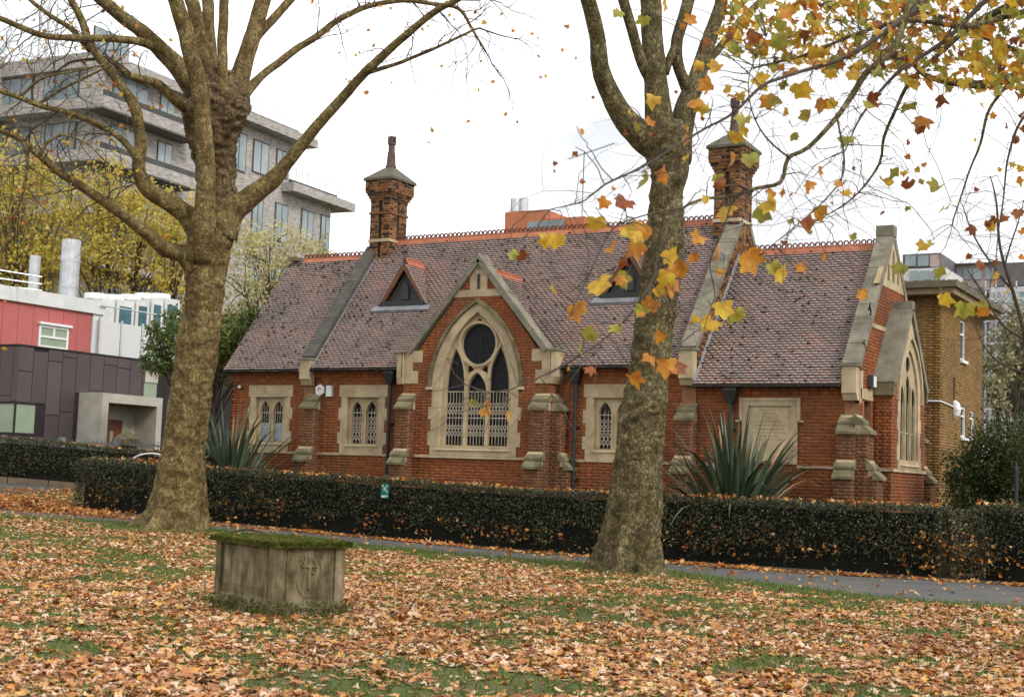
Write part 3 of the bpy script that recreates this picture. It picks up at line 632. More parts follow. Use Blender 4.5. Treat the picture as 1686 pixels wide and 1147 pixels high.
# ---- chimneys
def chimney(s0, s1, t0, t1, zb):
    c = MB(); c.box(s0+.05, s1-.05, t0+.05, t1-.05, zb-1.6, 10.0); c = c.obj('chimney', M['dark_core'], CH)
    sm, tm = (s0+s1)/2, (t0+t1)/2; sw, tw = (s1-s0-.12)/2, (t1-t0-.12)/2
    for a, b in ((s0, s0+sw), (s1-sw, s1)):
        for e, f in ((t0, t0+tw), (t1-tw, t1)): one('pilaster', M['mortar_pale'], c, 'box', a+.005, b-.005, e+.005, f-.005, zb-1.6, 9.70)
    for a, b in ((s0, s0+sw), (s1-sw, s1)): brick_face(FR(t0+.005), (0,-1,0), c, rect(a, b, zb-1.5, 9.70), key='brick_stock', proud=.006)
    for a, b in ((t0, t0+tw), (t1-tw, t1)): brick_face(SD(s1-.005), (1,0,0), c, rect(a, b, zb-1.5, 9.70), key='brick_stock', proud=.006)
    one('stone_band', M['stone'], c, 'box', s0-.02, s1+.02, t0-.02, t1+.02, zb, zb+.09)
    one('brick_band', M['brick_brown'], c, 'box', s0-.03, s1+.03, t0-.03, t1+.03, 9.28, 9.34)
    for i in range(4):
        e = .02+.035*i; z = 9.68+i*.078
        one('corbel_course', M['mortar_pale'], c, 'box', s0-e+.005, s1+e-.005, t0-e+.005, t1+e-.005, z, z+.077)
        brick_face(FR(t0-e+.005), (0,-1,0), c, rect(s0-e, s1+e, z, z+.076), key='brick_stock', proud=.006, phase=i*.07); brick_face(SD(s1+e-.005), (1,0,0), c, rect(t0-e, t1+e, z, z+.076), key='brick_stock', proud=.006, phase=i*.07)
    e = .13; one('chimney_head', M['mortar_pale'], c, 'box', s0-e, s1+e, t0-e, t1+e, 9.99, 10.29)
    brick_face(FR(t0-e), (0,-1,0), c, rect(s0-e, s1+e, 9.99, 10.29), key='brick_stock'); brick_face(SD(s1+e), (1,0,0), c, rect(t0-e, t1+e, 9.99, 10.29), key='brick_stock')
    e = .18; m = MB(); m.box(s0-e, s1+e, t0-e, t1+e, 10.29, 10.36)
    a = .14; m.hexa([(s0-e,t0-e,10.36),(s1+e,t0-e,10.36),(s1+e,t1+e,10.36),(s0-e,t1+e,10.36),(sm-a,tm-a,10.74),(sm+a,tm-a,10.74),(sm+a,tm+a,10.74),(sm-a,tm+a,10.74)]); m.obj('cap_stone', M['capdark'], c)
    m = MB(); m.tube([(sm,tm,10.72),(sm,tm,10.82),(sm,tm,10.84),(sm,tm,11.22),(sm,tm,11.24),(sm,tm,11.5)], [.165,.165,.14,.115,.10,.095], 8)
    m.tube([(sm,tm,11.47),(sm,tm,11.53)], .125, 8)
    for q in range(4):
        a = q*math.pi/2+.4; m.box(sm+.08*math.cos(a)-.035, sm+.08*math.cos(a)+.035, tm+.08*math.sin(a)-.035, tm+.08*math.sin(a)+.035, 11.5, 11.72)
    m.obj('chimney_pot', M['pot'], c)
chimney(-18.48, -17.76, 2.48, 3.36, 8.44); chimney(-7.50, -6.79, 2.48, 3.36, 8.36)

# ---- emit tiles and bricks: the 300 that show largest as parts of their own, the rest joined
def emit_tiles():
    prio = []
    for i, (ow, O, ua, ub, n, p, q, b) in enumerate(TILES):
        c = O+ua*(p+q)/2+ub*b; d = c-CAM; u, v, D = proj(c)
        full = q-p > .155; vis = not (1150 < u < 1210 and v < 560)
        prio.append((-1e9 if not full or not vis or ow is not rr else (abs(d@n)/np.linalg.norm(d)**3), i))
    prio.sort(reverse=True); sel = set(i for s_, i in prio[:300])
    rows = {}
    base = {}; tw = .162
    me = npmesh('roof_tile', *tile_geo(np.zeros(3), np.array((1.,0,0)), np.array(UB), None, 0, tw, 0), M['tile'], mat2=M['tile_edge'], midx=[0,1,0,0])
    for i, (ow, O, ua, ub, n, p, q, b) in enumerate(TILES):
        if i in sel:
            o = bpy.data.objects.new('roof_tile', me); link(o, ow); o.location = O+ua*p+ub*b+n*random.uniform(-.003,.004)
            o.rotation_euler = (random.uniform(-.02,.02), random.uniform(-.012,.012), random.uniform(-.012,.012)); continue
        V, F = tile_geo(O, ua, ub, n, p, q, b, True); L = base.setdefault(ow, ([], [], [0]))
        L[0].append(V); L[1].append(F+L[2][0]); L[2][0] += len(V)
    for ow, (V, F, _) in base.items():
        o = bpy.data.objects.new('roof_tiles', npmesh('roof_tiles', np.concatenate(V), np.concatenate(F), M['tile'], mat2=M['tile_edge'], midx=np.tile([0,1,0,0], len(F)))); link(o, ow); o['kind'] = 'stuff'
def tile_geo(O, ua, ub, n, p, q, b, jit=False):
    if n is None: n = np.cross(ua, ub)
    j = RNG.uniform(-.004, .005, 3) if jit else np.zeros(3)
    A = O+ub*(b+j[2]); h0, h1, hb = .050+j[0], .012, .012+j[0]; Lb = .115; sk = j[1]
    P0, Q0 = A+ua*p, A+ua*q
    pts = [P0+n*h0+ub*sk, Q0+n*h0-ub*sk, Q0+ub*Lb+n*h1, P0+ub*Lb+n*h1, P0+n*hb+ub*sk, Q0+n*hb-ub*sk, Q0+ub*Lb-n*.006, P0+ub*Lb-n*.006]
    return np.array(pts), np.array([(0,1,2,3),(4,5,1,0),(4,0,3,7),(1,5,6,2)])
emit_tiles()
def emit_bricks():
    pr = []
    for i, (ow, fn, n, x0, x1, z0, z1, pd, key) in enumerate(BRK):
        c = np.array(fn((x0+x1)/2, (z0+z1)/2, 0)); d = c-CAM; u, v, D = proj(c)
        hid = z0 < 1.5 or (985 < u < 1110) or (1095 < u < 1310 and v > 660) or ow is front and -15.2 < c[0] < -10.4
        pr.append((-1e9 if hid or x1-x0 < .1 else -(d@np.array(n))*(x1-x0)*(z1-z0)/np.linalg.norm(d)**3, i))
    pr.sort(reverse=True); sel = set(i for s_, i in pr[:300])
    V, F = [], []; emit_box_face(V, F, lambda u, v, d: (u, d, v), 0, .222, 0, .0665, -.007)
    bm_front = npmesh('brick', V, F, M['brick']); bm_b = bm_front.copy(); bm_b.materials[0] = M['brick_brown']; bm_s = bm_front.copy(); bm_s.materials[0] = M['brick_stock']
    V, F = [], []; emit_box_face(V, F, lambda u, v, d: (d, u, v), 0, .222, 0, .0665, .007)
    bs_front = npmesh('brick', V, F, M['brick']); bs_b = bs_front.copy(); bs_b.materials[0] = M['brick_brown']; bs_s = bs_front.copy(); bs_s.materials[0] = M['brick_stock']
    meshes = {(0,'brick'): bm_front, (0,'brick_brown'): bm_b, (0,'brick_stock'): bm_s, (1,'brick'): bs_front, (1,'brick_brown'): bs_b, (1,'brick_stock'): bs_s}
    rest = {}
    for i, (ow, fn, n, x0, x1, z0, z1, pd, key) in enumerate(BRK):
        side = 1 if n[0] > .5 else 0; sg = 1 if side else -1
        j = random.uniform(-.002, .003)
        if i in sel:
            o = bpy.data.objects.new('brick', meshes[(side, key)]); link(o, ow); o.location = fn(x0, z0, j*sg)
            o.scale = (1, (x1-x0)/.222, (z1-z0)/.0665) if side else ((x1-x0)/.222, 1, (z1-z0)/.0665); continue
        V, F = rest.setdefault((ow, key), ([], [])); emit_box_face(V, F, fn, x0, x1, z0, z1, sg*(pd+j))
    for (ow, key), (V, F) in rest.items():
        o = bpy.data.objects.new('brickwork', npmesh('brickwork', V, F, M[key])); link(o, ow); o['kind'] = 'stuff'
emit_bricks()
# moss clumps on the roofs
def moss_on(owner, tl, n, seed):
    rg = random.Random(seed); m = MB(); tl = [t for t in TILES if t[0] is owner]
    for _ in range(n):
        ow, O, ua, ub, nn, p, q, b = rg.choice(tl); c = O+ua*rg.uniform(p, q)+ub*b+nn*.03
        if mnoise.noise(Vector(c)*.9) < -.05 and rg.random() < .8: continue
        r = rg.uniform(.018, .052); V = []
        for k in range(6): a = k*math.pi/3; V.append(c+ua*r*1.2*math.cos(a)+ub*r*math.sin(a))
        V.append(c+nn*r*1.1); m.add(V, [(k, (k+1) % 6, 6) for k in range(6)])
    o = m.obj('moss', M['mossdark'], owner); o['kind'] = 'stuff'
moss_on(rc, None, 1100, 1); moss_on(rl, None, 480, 2); moss_on(rr, None, 420, 3)
# =================================================================== GROUND
M['lawn'] = mk('lawn_soil', [(.045,.05,.014),(.075,.085,.022),(.10,.085,.035),(.13,.09,.045)], 2.2, .95, bump=.6, bscale=30)
M['asphalt'] = mk('asphalt', [(.058,.058,.055),(.08,.079,.074),(.10,.098,.09)], 1.3, .75, bump=.35, bscale=160, spec=.4, dirt=(.13,.115,.09), dirtscale=.7, dirtamt=.35)
M['earth'] = mk('earth', [(.03,.022,.014),(.06,.042,.026),(.085,.06,.035)], 3, .95, bump=.6, bscale=30)
M['kerb'] = mk('kerb_stone', [(.10,.075,.05),(.16,.12,.08)], 4, .9, bump=.4, bscale=40)
M['litter'] = mk('fallen_leaf', [(0,.10,.030,.012),(.12,.24,.075,.022),(.27,.38,.145,.042),(.43,.46,.20,.062),(.54,.53,.285,.115),(.62,.62,.43,.27),(.70,.66,.50,.36),(.77,.52,.175,.03),(.86,.60,.33,.05),(.93,.68,.50,.31),(1,.71,.60,.45)], 9, .5, .86, .2, 60, .4, trans=.10)
M['litter_orange'] = mk('orange_leaf', [(0,.20,.06,.02),(.3,.38,.13,.03),(.6,.50,.20,.04),(.8,.58,.32,.08),(1,.58,.40,.24)], 9, .6, .85, trans=.15)
M['grass'] = mk('grass_blade', [(.06,.10,.016),(.10,.155,.026),(.16,.20,.05)], 3, .6, .7, trans=.2)
def sheet(name, pts_a, pts_b, mat, lift):
    """ribbon between two edge lines (lists of (s,t)) laid on the ground"""
    m = MB(); n = len(pts_a)
    m.add([(a[0], a[1], gz(a[0])+lift) for a in pts_a]+[(b[0], b[1], gz(b[0])+lift) for b in pts_b], [(i, i+1, n+i+1, n+i) for i in range(n-1)])
    return tag(m.obj(name, mat), kind='structure')
g = MB(); xs = [-500,-30,-24,-9,400]; ys = [-150, 700]
g.add([(x, y, gz(x)) for y in ys for x in xs], [(i, i+1, i+6, i+5) for i in range(4)])
lawn = tag(g.obj('lawn', M['lawn']), kind='structure')
NS, NT = [-40,-24,-23,-21,-19,-17.2,-14,-10,-6.75,-4.5,-2.7,-.3,.8,2.4,6,25], [-14,-9.4,-8.9,-8.0,-7.1,-6.2,-6.5,-6.4,-6.4,-6.9,-8.0,-9.2,-9.6,-9.5,-9.4,-9.4]
FS, FT = [-40,-24,-23.2,-21.4,-19.4,-16,-12,-8,-4.6,-2.6,-.5,1.4,6,25], [-10.5,-6.5,-6.35,-6.0,-5.7,-4.6,-4.45,-4.4,-4.9,-5.1,-4.6,-4.5,-4.4,-4.4]
PS = sorted(set([-30.,-24.,-9.]+list(np.arange(-40, 25.1, .5))))
sheet('path', [(s, float(np.interp(s, NS, NT))+.04*math.sin(s*3.1)) for s in PS], [(s, float(np.interp(s, FS, FT))) for s in PS], M['asphalt'], .008)
BA, BB = [(-24.0,-6.6),(-26.2,-4.0),(-27.4,-2.0),(-28.3,.5),(-28.9,3.0)], [(-27,-7.6),(-29.0,-4.0),(-29.9,-2.0),(-30,.5),(-30.4,3.4)]
sheet('side_path', BA, BB, M['asphalt'], .013)
BS_ = [s for s in PS if -24 <= s <= 20]
sheet('hedge_bed', [(s, float(np.interp(s, FS, FT))-.02) for s in BS_], [(s, -2.2) for s in BS_], M['earth'], .004)
# value noise
_G = RNG.random((64, 64))
def vnoise(x, y):
    x = np.asarray(x); y = np.asarray(y); xi = np.floor(x).astype(int); yi = np.floor(y).astype(int); fx = x-xi; fy = y-yi
    fx = fx*fx*(3-2*fx); fy = fy*fy*(3-2*fy); a = _G[xi % 64, yi % 64]; b = _G[(xi+1) % 64, yi % 64]; c = _G[xi % 64, (yi+1) % 64]; d = _G[(xi+1) % 64, (yi+1) % 64]
    return (a*(1-fx)+b*fx)*(1-fy)+(c*(1-fx)+d*fx)*fy
def fnoise(x, y): return .55*vnoise(x, y)+.3*vnoise(x*2.1+7, y*2.1+3)+.15*vnoise(x*4.3+1, y*4.3+9)
def projv(P):
    w = P-CAM; d = w@FW; return 843+FPX*(w@RT)/d, 573.5-FPX*(w@UP)/d, d
LO = [(-90,.10),(-52,.40),(-14,.72),(12,.56),(36,.92),(62,.64),(90,1.0),(118,.64),(144,.92),(168,.56),(194,.72),(232,.40)]
LEAF2 = np.array([(r*math.cos(R(a)), r*math.sin(R(a))) for a, r in LO]+[(0, .12)])*.5
LEAFF = np.array([(i, (i+1) % 12, 12) for i in range(12)])
def leaf_cloud(name, P, size, tilt, mat, parent=None, lift=.012, up=None, kind='stuff', curl=1.0):
    """P: Nx3 positions, one palmate leaf at each"""
    n = len(P); yaw = RNG.uniform(0, 6.283, n); tl = np.abs(RNG.normal(0, tilt, n)); ta = RNG.uniform(0, 6.283, n); c1 = RNG.normal(0, 1.3*curl, n); c2 = RNG.normal(0, 1.2*curl, n); c3 = RNG.normal(.25*curl, .8*curl, n)
    x = LEAF2[:, 0][None]*RNG.uniform(.75, 1.1, (n, 1)); y = LEAF2[:, 1][None]*np.ones((n, 1)); x = x+RNG.normal(0, .04, x.shape); y = y+RNG.normal(0, .04, y.shape)
    z = RNG.normal(0, .035*curl, x.shape)+c1[:, None]*x*x*1.3+c2[:, None]*y*y*1.3+c3[:, None]*np.abs(x)*.6
    L = np.stack([x, y, z], -1)*size[:, None, None]
    cy, sy = np.cos(yaw), np.sin(yaw); Z = np.zeros(n); O = np.ones(n)
    Rz = np.stack([np.stack([cy,-sy,Z],-1), np.stack([sy,cy,Z],-1), np.stack([Z,Z,O],-1)], 1)
    kx, ky = np.cos(ta), np.sin(ta); c, s = np.cos(tl), np.sin(tl); C1 = 1-c
    Rt = np.stack([np.stack([c+kx*kx*C1, kx*ky*C1, ky*s],-1), np.stack([kx*ky*C1, c+ky*ky*C1, -kx*s],-1), np.stack([-ky*s, kx*s, c],-1)], 1)
    V = np.einsum('nij,nkj->nki', Rt@Rz, L)
    V += P[:, None, :]; V[:, :, 2] += lift
    if up is not None:
        lo = V[:, :, 2].min(1); need = np.maximum(0, up-lo); V[:, :, 2] += need[:, None]
    F = (LEAFF[None]+(np.arange(n)*13)[:, None, None]).reshape(-1, 3)
    o = bpy.data.objects.new(name, npmesh(name, V.reshape(-1, 3), F, mat, True)); link(o, parent)
    if kind: o['kind'] = kind
    return o
def tnear(s): return np.interp(s, NS, NT)
def tfar(s): return np.interp(s, FS, FT)
TREES_XY = [(-16.55,-7.35,1.7), (-4.95,-7.5,1.5)]
def scatter(n, D0, D1):
    D = np.sqrt(RNG.uniform(D0*D0, D1*D1, n)); a = RNG.uniform(-.46, .60, n)
    f2 = np.array([math.sin(YAW), math.cos(YAW)]); r2 = np.array([math.cos(YAW), -math.sin(YAW)])
    P = CAM[:2]+f2*D[:, None]+r2*(a*D)[:, None]; return P
P = scatter(355000, 8.0, 38.0); s_, t_ = P[:, 0], P[:, 1]
nz = fnoise(s_*.55+20, t_*.9+30); nz2 = fnoise(s_*1.7+3, t_*1.7+8)
pr = np.clip((nz*.62+nz2*.70-.535)*6.5, .10, 1)
edge = tnear(s_)-t_                                     # distance on the lawn side of the path
gw = np.clip((edge-.25)/(1.0+1.1*np.clip((s_+12)/8, 0, 1)*np.clip((1-s_)/3, 0, 1)), 0, 1); pr = pr*np.where(s_ < -19, 1, .04+.96*gw**1.4)
for tx, ty, tr in TREES_XY: d = np.hypot(s_-tx, t_-ty); pr *= np.clip((d-.7)/tr, .06, 1)
keep = (t_ < tnear(s_)+.02) & (RNG.random(len(s_)) < pr*np.clip(.55+.5*(24-np.hypot(s_-CAM[0], t_-CAM[1]))/20, .42, 1))
ra_ = (s_+3.70)*-.93+(t_+18.98)*.367; rb_ = (s_+3.70)*.367+(t_+18.98)*.93; keep &= ~((ra_ > -.04) & (ra_ < 1.46) & (rb_ > -.04) & (rb_ < .97))
Pk = P[keep]; P3 = np.column_stack([Pk, gzv(Pk[:, 0])])
tag(leaf_cloud('fallen_leaves', P3, RNG.uniform(.07, .155, len(P3)), .17, M['litter'], up=P3[:, 2]-.004, curl=.42), 'carpet of brown and tan fallen plane leaves on the lawn', 'leaves')
# second kind of litter: the fresh orange leaves along the hedge foot, on the path, the pile by the hedge end
q = []
n = 5200; s0 = RNG.uniform(-23, 8, n); t0 = tfar(s0)+np.abs(RNG.normal(0, .28, n))-.12; k = RNG.random(n) < (.25+.65*(fnoise(s0*.8, s0*0+5) > .45))*np.where(s0 < -15, .45, 1); q.append(np.column_stack([s0[k], t0[k]]))
n = 420; s0 = RNG.uniform(-22, 6, n); t0 = tnear(s0)+RNG.random(n)*(tfar(s0)-tnear(s0)); q.append(np.column_stack([s0, t0]))
n = 1500; s0 = RNG.uniform(-28.5,-23.8, n); t0 = RNG.uniform(-4, 3, n); k = t0 < 3; q.append(np.column_stack([s0, t0]))
n = 5200; s0 = RNG.normal(-24.2, 1.5, n); t0 = RNG.normal(-4.9, .75, n)-.15*(s0+23.5); q.append(np.column_stack([s0, t0]))
Q = np.concatenate(q); hgt = np.zeros(len(Q)); hgt[-n:] = .30*np.exp(-((Q[-n:, 0]+23.5)/1.3)**2-((Q[-n:, 1]+5.2+.25*(Q[-n:, 0]+23.5))/.6)**2)*RNG.random(n)
P3 = np.column_stack([Q, gzv(Q[:, 0])+.008+hgt])
tag(leaf_cloud('hedge_foot_leaves', P3, RNG.uniform(.09, .17, len(P3)), .3, M['litter_orange'], up=P3[:, 2]+.002, curl=.55), 'orange fallen leaves drifted along the foot of the hedge and over the path', 'leaves')
# grass blades
P = scatter(300000, 8.0, 37.0); s_, t_ = P[:, 0], P[:, 1]
nz = fnoise(s_*.55+20, t_*.9+30); nz2 = fnoise(s_*1.7+3, t_*1.7+8); pr = np.clip((.735-nz*.62-nz2*.70)*7, .14, 1)
edge = tnear(s_)-t_; pr = np.maximum(pr, np.clip(1.15-edge/1.5, 0, 1))
for tx, ty, tr in TREES_XY: d = np.hypot(s_-tx, t_-ty); pr = np.maximum(pr, np.clip(1.25-d/2.0, 0, 1))
k = (edge > .0) & (RNG.random(len(s_)) < pr*.8); s_, t_ = s_[k], t_[k]; n = len(s_)
a = RNG.uniform(0, 6.283, n); h = RNG.uniform(.025, .075, n)*(1+.5*(edge[k] < 1)); w = RNG.uniform(.006, .012, n); ln = RNG.normal(0, .03, (n, 2)); z = gzv(s_)
V = np.stack([np.column_stack([s_-w*np.cos(a), t_-w*np.sin(a), z]), np.column_stack([s_+w*np.cos(a), t_+w*np.sin(a), z]), np.column_stack([s_+ln[:, 0], t_+ln[:, 1], z+h])], 1)
o = bpy.data.objects.new('grass', npmesh('grass', V.reshape(-1, 3), np.arange(3*n).reshape(-1, 3), M['grass'])); link(o); tag(o, 'short green grass showing between the fallen leaves', 'grass', kind='stuff')

# =================================================================== CHEST TOMB
M['tomb'] = mk('tomb_stone', [(.06,.048,.024),(.14,.112,.06),(.24,.195,.118),(.36,.30,.20)], 2.6, .92, 0, .7, 35, .2, stretch=(3,3,.8), dirt=(.04,.042,.014), dirtscale=3.4, dirtamt=.9, nrough=.65)
TB = thing('chest_tomb', (-3.95, -18.2, 0), 'weathered stone chest tomb with mossy lid on the leaf-covered lawn', 'tomb')
TN = np.array([-3.70,-18.98]); ea = np.array([-.897,.442]); eb = np.array([.442,.897])     # near corner, long axis (to the left/back), short axis
ea = np.array([-.93,.367]); eb = np.array([.367,.93]); LA, LB = 1.42, .93
def tm(a, b, z): p = TN+ea*a+eb*b; return (p[0], p[1], z*1.1)
def tbox(a0, a1, b0, b1, z0, z1, e0=0.0): return [tm(a0,b0,z0),tm(a1,b0,z0),tm(a1,b1,z0),tm(a0,b1,z0),tm(a0+e0,b0+e0,z1),tm(a1-e0,b0+e0,z1),tm(a1-e0,b1-e0,z1),tm(a0+e0,b1-e0,z1)]
one('body', M['tomb'], TB, 'hexa', tbox(.05, LA-.05, .05, LB-.05, 0, .69))
one('plinth', M['tomb'], TB, 'hexa', tbox(-.02, LA+.02, -.02, LB+.02, -.02, .10)); one('plinth_moulding', M['tomb'], TB, 'hexa', tbox(0, LA, 0, LB, .10, .16, .035))
for a0, b0 in ((0,0),(LA-.15,0),(0,LB-.15),(LA-.15,LB-.15)): one('pilaster', M['tomb'], TB, 'hexa', tbox(a0+.015, a0+.135, b0+.015, b0+.135, .14, .69))
for a0 in (.19,): one('panel', M['tomb'], TB, 'hexa', tbox(.19, LA-.19, .035, .06, .16, .66))
one('panel', M['tomb'], TB, 'hexa', tbox(.035, .06, .19, LB-.19, .16, .66))
for k in range(4): one('panel_groove', M['tomb'], TB, 'hexa', tbox(.22, LA-.24, .026, .04, .20+k*.022, .208+k*.022))
ov = MB(); 
def ovp(r, n=24): return [(.47+.165*r*math.cos(2*math.pi*i/n), .42+.235*r*math.sin(2*math.pi*i/n)) for i in range(n)]
tfn = lambda u, v, d: tm(.035-d, u, v)
ov.prism(ovp(1.0), tfn, 0, .009, [ovp(.92)]); ov.obj('oval_moulding', M['tomb'], TB)
cx = MB(); cx.prism(rect(.455,.488,.27,.60), tfn, 0, .02); cx.prism(rect(.37,.455,.485,.515), tfn, 0, .02); cx.prism(rect(.488,.575,.485,.515), tfn, 0, .02)
cx.obj('carved_cross', M['tomb'], TB)
lv_ = MB()
for i in range(14):
    a = 2*math.pi*i/14; c0 = (.47+.065*math.cos(a), .50+.07*math.sin(a)); c1 = (.47+.115*math.cos(a), .50+.125*math.sin(a)); px = (-.012*math.sin(a), .012*math.cos(a))
    lv_.prism([(c0[0]+px[0],c0[1]+px[1]),(c1[0],c1[1]),(c0[0]-px[0],c0[1]-px[1])], tfn, 0, .010)
lv_.obj('carved_rays', M['tomb'], TB)
# lid with soft moss
def grid_slab(a0, a1, b0, b1, z0, z1, na, nb, amp):
    m = MB(); V = []; F = []
    for j in range(nb+1):
        for i in range(na+1):
            a = a0+(a1-a0)*i/na; b = b0+(b1-b0)*j/nb; e = min(i, na-i, j, nb-j); p = tm(a, b, 0)
            z = z1-(.03 if e == 0 else .006 if e == 1 else 0)+amp*mnoise.noise(Vector((p[0]*9, p[1]*9, 1)))+amp*.6*mnoise.noise(Vector((p[0]*25, p[1]*25, 4))); V.append((p[0], p[1], z*1.1))
    for j in range(nb):
        for i in range(na): o = j*(na+1)+i; F.append((o, o+1, o+na+2, o+na+1))
    m.add(V, F); return m
one('lid', M['moss'], TB, 'hexa', tbox(-.035, LA+.035, -.035, LB+.035, .688, .735))
grid_slab(-.04, LA+.04, -.04, LB+.04, .7, .748, 56, 44, .012).obj('moss_cover', M['moss'], TB, True)
n = 16000; A = RNG.uniform(-.06, LA+.06, n); B = RNG.uniform(-.06, LB+.06, n); A = np.clip(A, -.038, LA+.038); B = np.clip(B, -.038, LB+.038); A[:2000] = -.038; B[2000:4000] = -.038; A[4000:5000] = LA+.038; edge = (A < .0)|(A > LA)|(B < 0)|(B > LB)
Pm = np.array([tm(a, b, 0) for a, b in zip(A, B)]); Pm[:, 2] = np.where(edge, RNG.uniform(.695, .745, n),   .745+.010*vnoise(A*9, B*9))*1.1
d = RNG.normal(0, .009, (n, 3)); d[:, 2] = np.abs(d[:, 2])+.004; w = RNG.normal(0, .006, (n, 3))
V = np.stack([Pm-w, Pm+w, Pm+d], 1).reshape(-1, 3); o = bpy.data.objects.new('moss_tufts', npmesh('moss_tufts', V, np.arange(3*n).reshape(-1, 3), M['moss'])); link(o, TB); o['kind'] = 'stuff'
n = 2600; A = RNG.uniform(-.02, LA+.02, n); Pm = np.array([tm(-.02+RNG.normal(0,.012), b, 0) if i % 2 else tm(a, -.02+RNG.normal(0,.012), 0) for i, (a, b) in enumerate(zip(A, RNG.uniform(-.02, LB+.02, n)))]); Pm[:, 2] = RNG.uniform(.0, .17, n)*np.where(RNG.random(n) < .5, 1, .6)
d = RNG.normal(0, .014, (n, 3)); w = RNG.normal(0, .008, (n, 3)); V = np.stack([Pm-w, Pm+w, Pm+d], 1).reshape(-1, 3); o = bpy.data.objects.new('moss_tufts', npmesh('moss_tufts', V, np.arange(3*n).reshape(-1, 3), M['moss'])); link(o, TB); o['kind'] = 'stuff'

# =================================================================== HEDGES
M['yew'] = mk('hedge_leaf', [(.016,.018,.010),(.029,.034,.014),(.055,.060,.022),(.14,.13,.05)], 5, .5, .8, spec=.4)
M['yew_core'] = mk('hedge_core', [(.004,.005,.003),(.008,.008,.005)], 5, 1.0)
def quads(P, size, aspect=.45, flat=None):
    n = len(P); d = RNG.normal(0, 1, (n, 3)); d /= np.linalg.norm(d, axis=1)[:, None]; e = RNG.normal(0, 1, (n, 3)); e -= d*(e*d).sum(1)[:, None]; e /= np.linalg.norm(e, axis=1)[:, None]
    d = d*size[:, None]; e = e*size[:, None]*aspect; V = np.stack([P-d*.5, P+e*.5, P+d*.5, P-e*.5], 1).reshape(-1, 3); return V, np.arange(4*n).reshape(-1, 4)
def hedge(label, a, b, width, h, dens=900, size=.06, gaps=0.0, hb=0.0, seed=0, leaves=240, caught=400):
    """a,b: ends of the front foot line (s,t); the hedge body lies to the left of a->b"""
    a, b = np.array(a, float), np.array(b, float); L = np.linalg.norm(b-a); e = (b-a)/L; nrm = np.array([-e[1], e[0]])
    hd = thing('hedge', (*((a+b)/2+nrm*width/2), gz((a[0]+b[0])/2)), label, 'hedge')
    n = int(dens*L*(2*h+width)); u = RNG.uniform(0, L, n); f = RNG.choice(4, n, p=[.46, .34, .14, .06]); v = RNG.random(n)
    x = np.where(f == 0, 0, np.where(f == 2, width, RNG.random(n)*width)); zz = np.where((f == 0)|(f == 2), (v**.8)*h, h)
    ends = f == 3; u = np.where(ends, RNG.choice([0, L], n), u); zz = np.where(ends, v*h, zz)
    dep = np.abs(RNG.normal(0, .06, n)); bump = .26*(fnoise(u*.9+seed, zz*1.4+seed)-.5)+.10*(vnoise(u*5+seed, zz*5)-.5)
    x = np.where(f == 0, dep-bump, np.where(f == 2, width-dep, x)); zz = np.where(f == 1, h-dep*.9+bump*.8+np.where(RNG.random(n) < .05, RNG.uniform(0, .13, n), 0), zz)
    under = (f == 0) & (zz < .45); x = np.where(under, x+.18*(1-zz/.45), x)
    if gaps: 
        g_ = (f == 0) & (fnoise(u*2.3+seed, zz*1.6+2) > .47+.5*np.clip((zz-.35)/.6, 0, 1)); x = np.where(g_, x+RNG.uniform(.05, .25, n), x)
    P = a+e*u[:, None]+nrm*x[:, None]; P = np.column_stack([P, gzv(P[:, 0])+hb+np.maximum(zz, .03)])
    V, F = quads(P, RNG.uniform(.5, 1.35, n)*size); o = bpy.data.objects.new('foliage', npmesh('foliage', V, F, M['yew'])); link(o, hd); o['kind'] = 'stuff'
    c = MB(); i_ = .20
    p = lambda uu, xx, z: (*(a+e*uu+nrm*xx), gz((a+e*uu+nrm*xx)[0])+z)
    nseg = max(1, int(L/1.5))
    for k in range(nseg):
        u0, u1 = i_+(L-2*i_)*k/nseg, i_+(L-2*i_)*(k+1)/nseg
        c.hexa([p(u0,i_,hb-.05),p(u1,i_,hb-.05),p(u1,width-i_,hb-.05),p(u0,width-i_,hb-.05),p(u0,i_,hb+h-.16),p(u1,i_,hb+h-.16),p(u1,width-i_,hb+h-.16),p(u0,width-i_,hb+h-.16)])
    o = c.obj('branches', M['yew_core'], hd); o['kind'] = 'stuff'  # solid core boxes, not branches; the hedge's inner shade is put into their colour
    # leaves lying on top and caught in the face
    n = int(leaves*L/10); u = RNG.uniform(0, L, n); x = np.abs(RNG.normal(.0, .35, n))*1.2 % width; Pt = a+e*u[:, None]+nrm*x[:, None]; Pt = np.column_stack([Pt, gzv(Pt[:, 0])+hb+h+.01])
    m = int(caught*L/10); u = RNG.uniform(0, L, m); z = np.abs(RNG.normal(.42, .22, m)); k = fnoise(u*.9+seed, z*3) > .45; u, z = u[k], z[k]; Pf = a+e*u[:, None]+nrm*RNG.uniform(-.02, .16, len(u))[:, None]; Pf = np.column_stack([Pf, gzv(Pf[:, 0])+hb+np.clip(z, .05, h-.1)])
    leaf_cloud('caught_leaves', np.concatenate([Pt, Pf]), RNG.uniform(.07, .15, len(Pt)+len(Pf)), .8, M['litter_orange'], hd)
    return hd
hedge('long dark clipped hedge running along the path in front of the chapel', (-23.55,-3.65), (-.25,-3.55), .95, 1.36, gaps=1, seed=1)
hedge('short dark hedge at the right edge, past the sparse brown gap', (.35,-3.45), (6.5,-3.3), .9, 1.42, gaps=1, seed=5)
hedge('short lighter green hedge return running back from the left end of the front hedge', (-22.75,-2.75), (-23.1,2.6), .9, 1.36, gaps=0, seed=9, leaves=500)
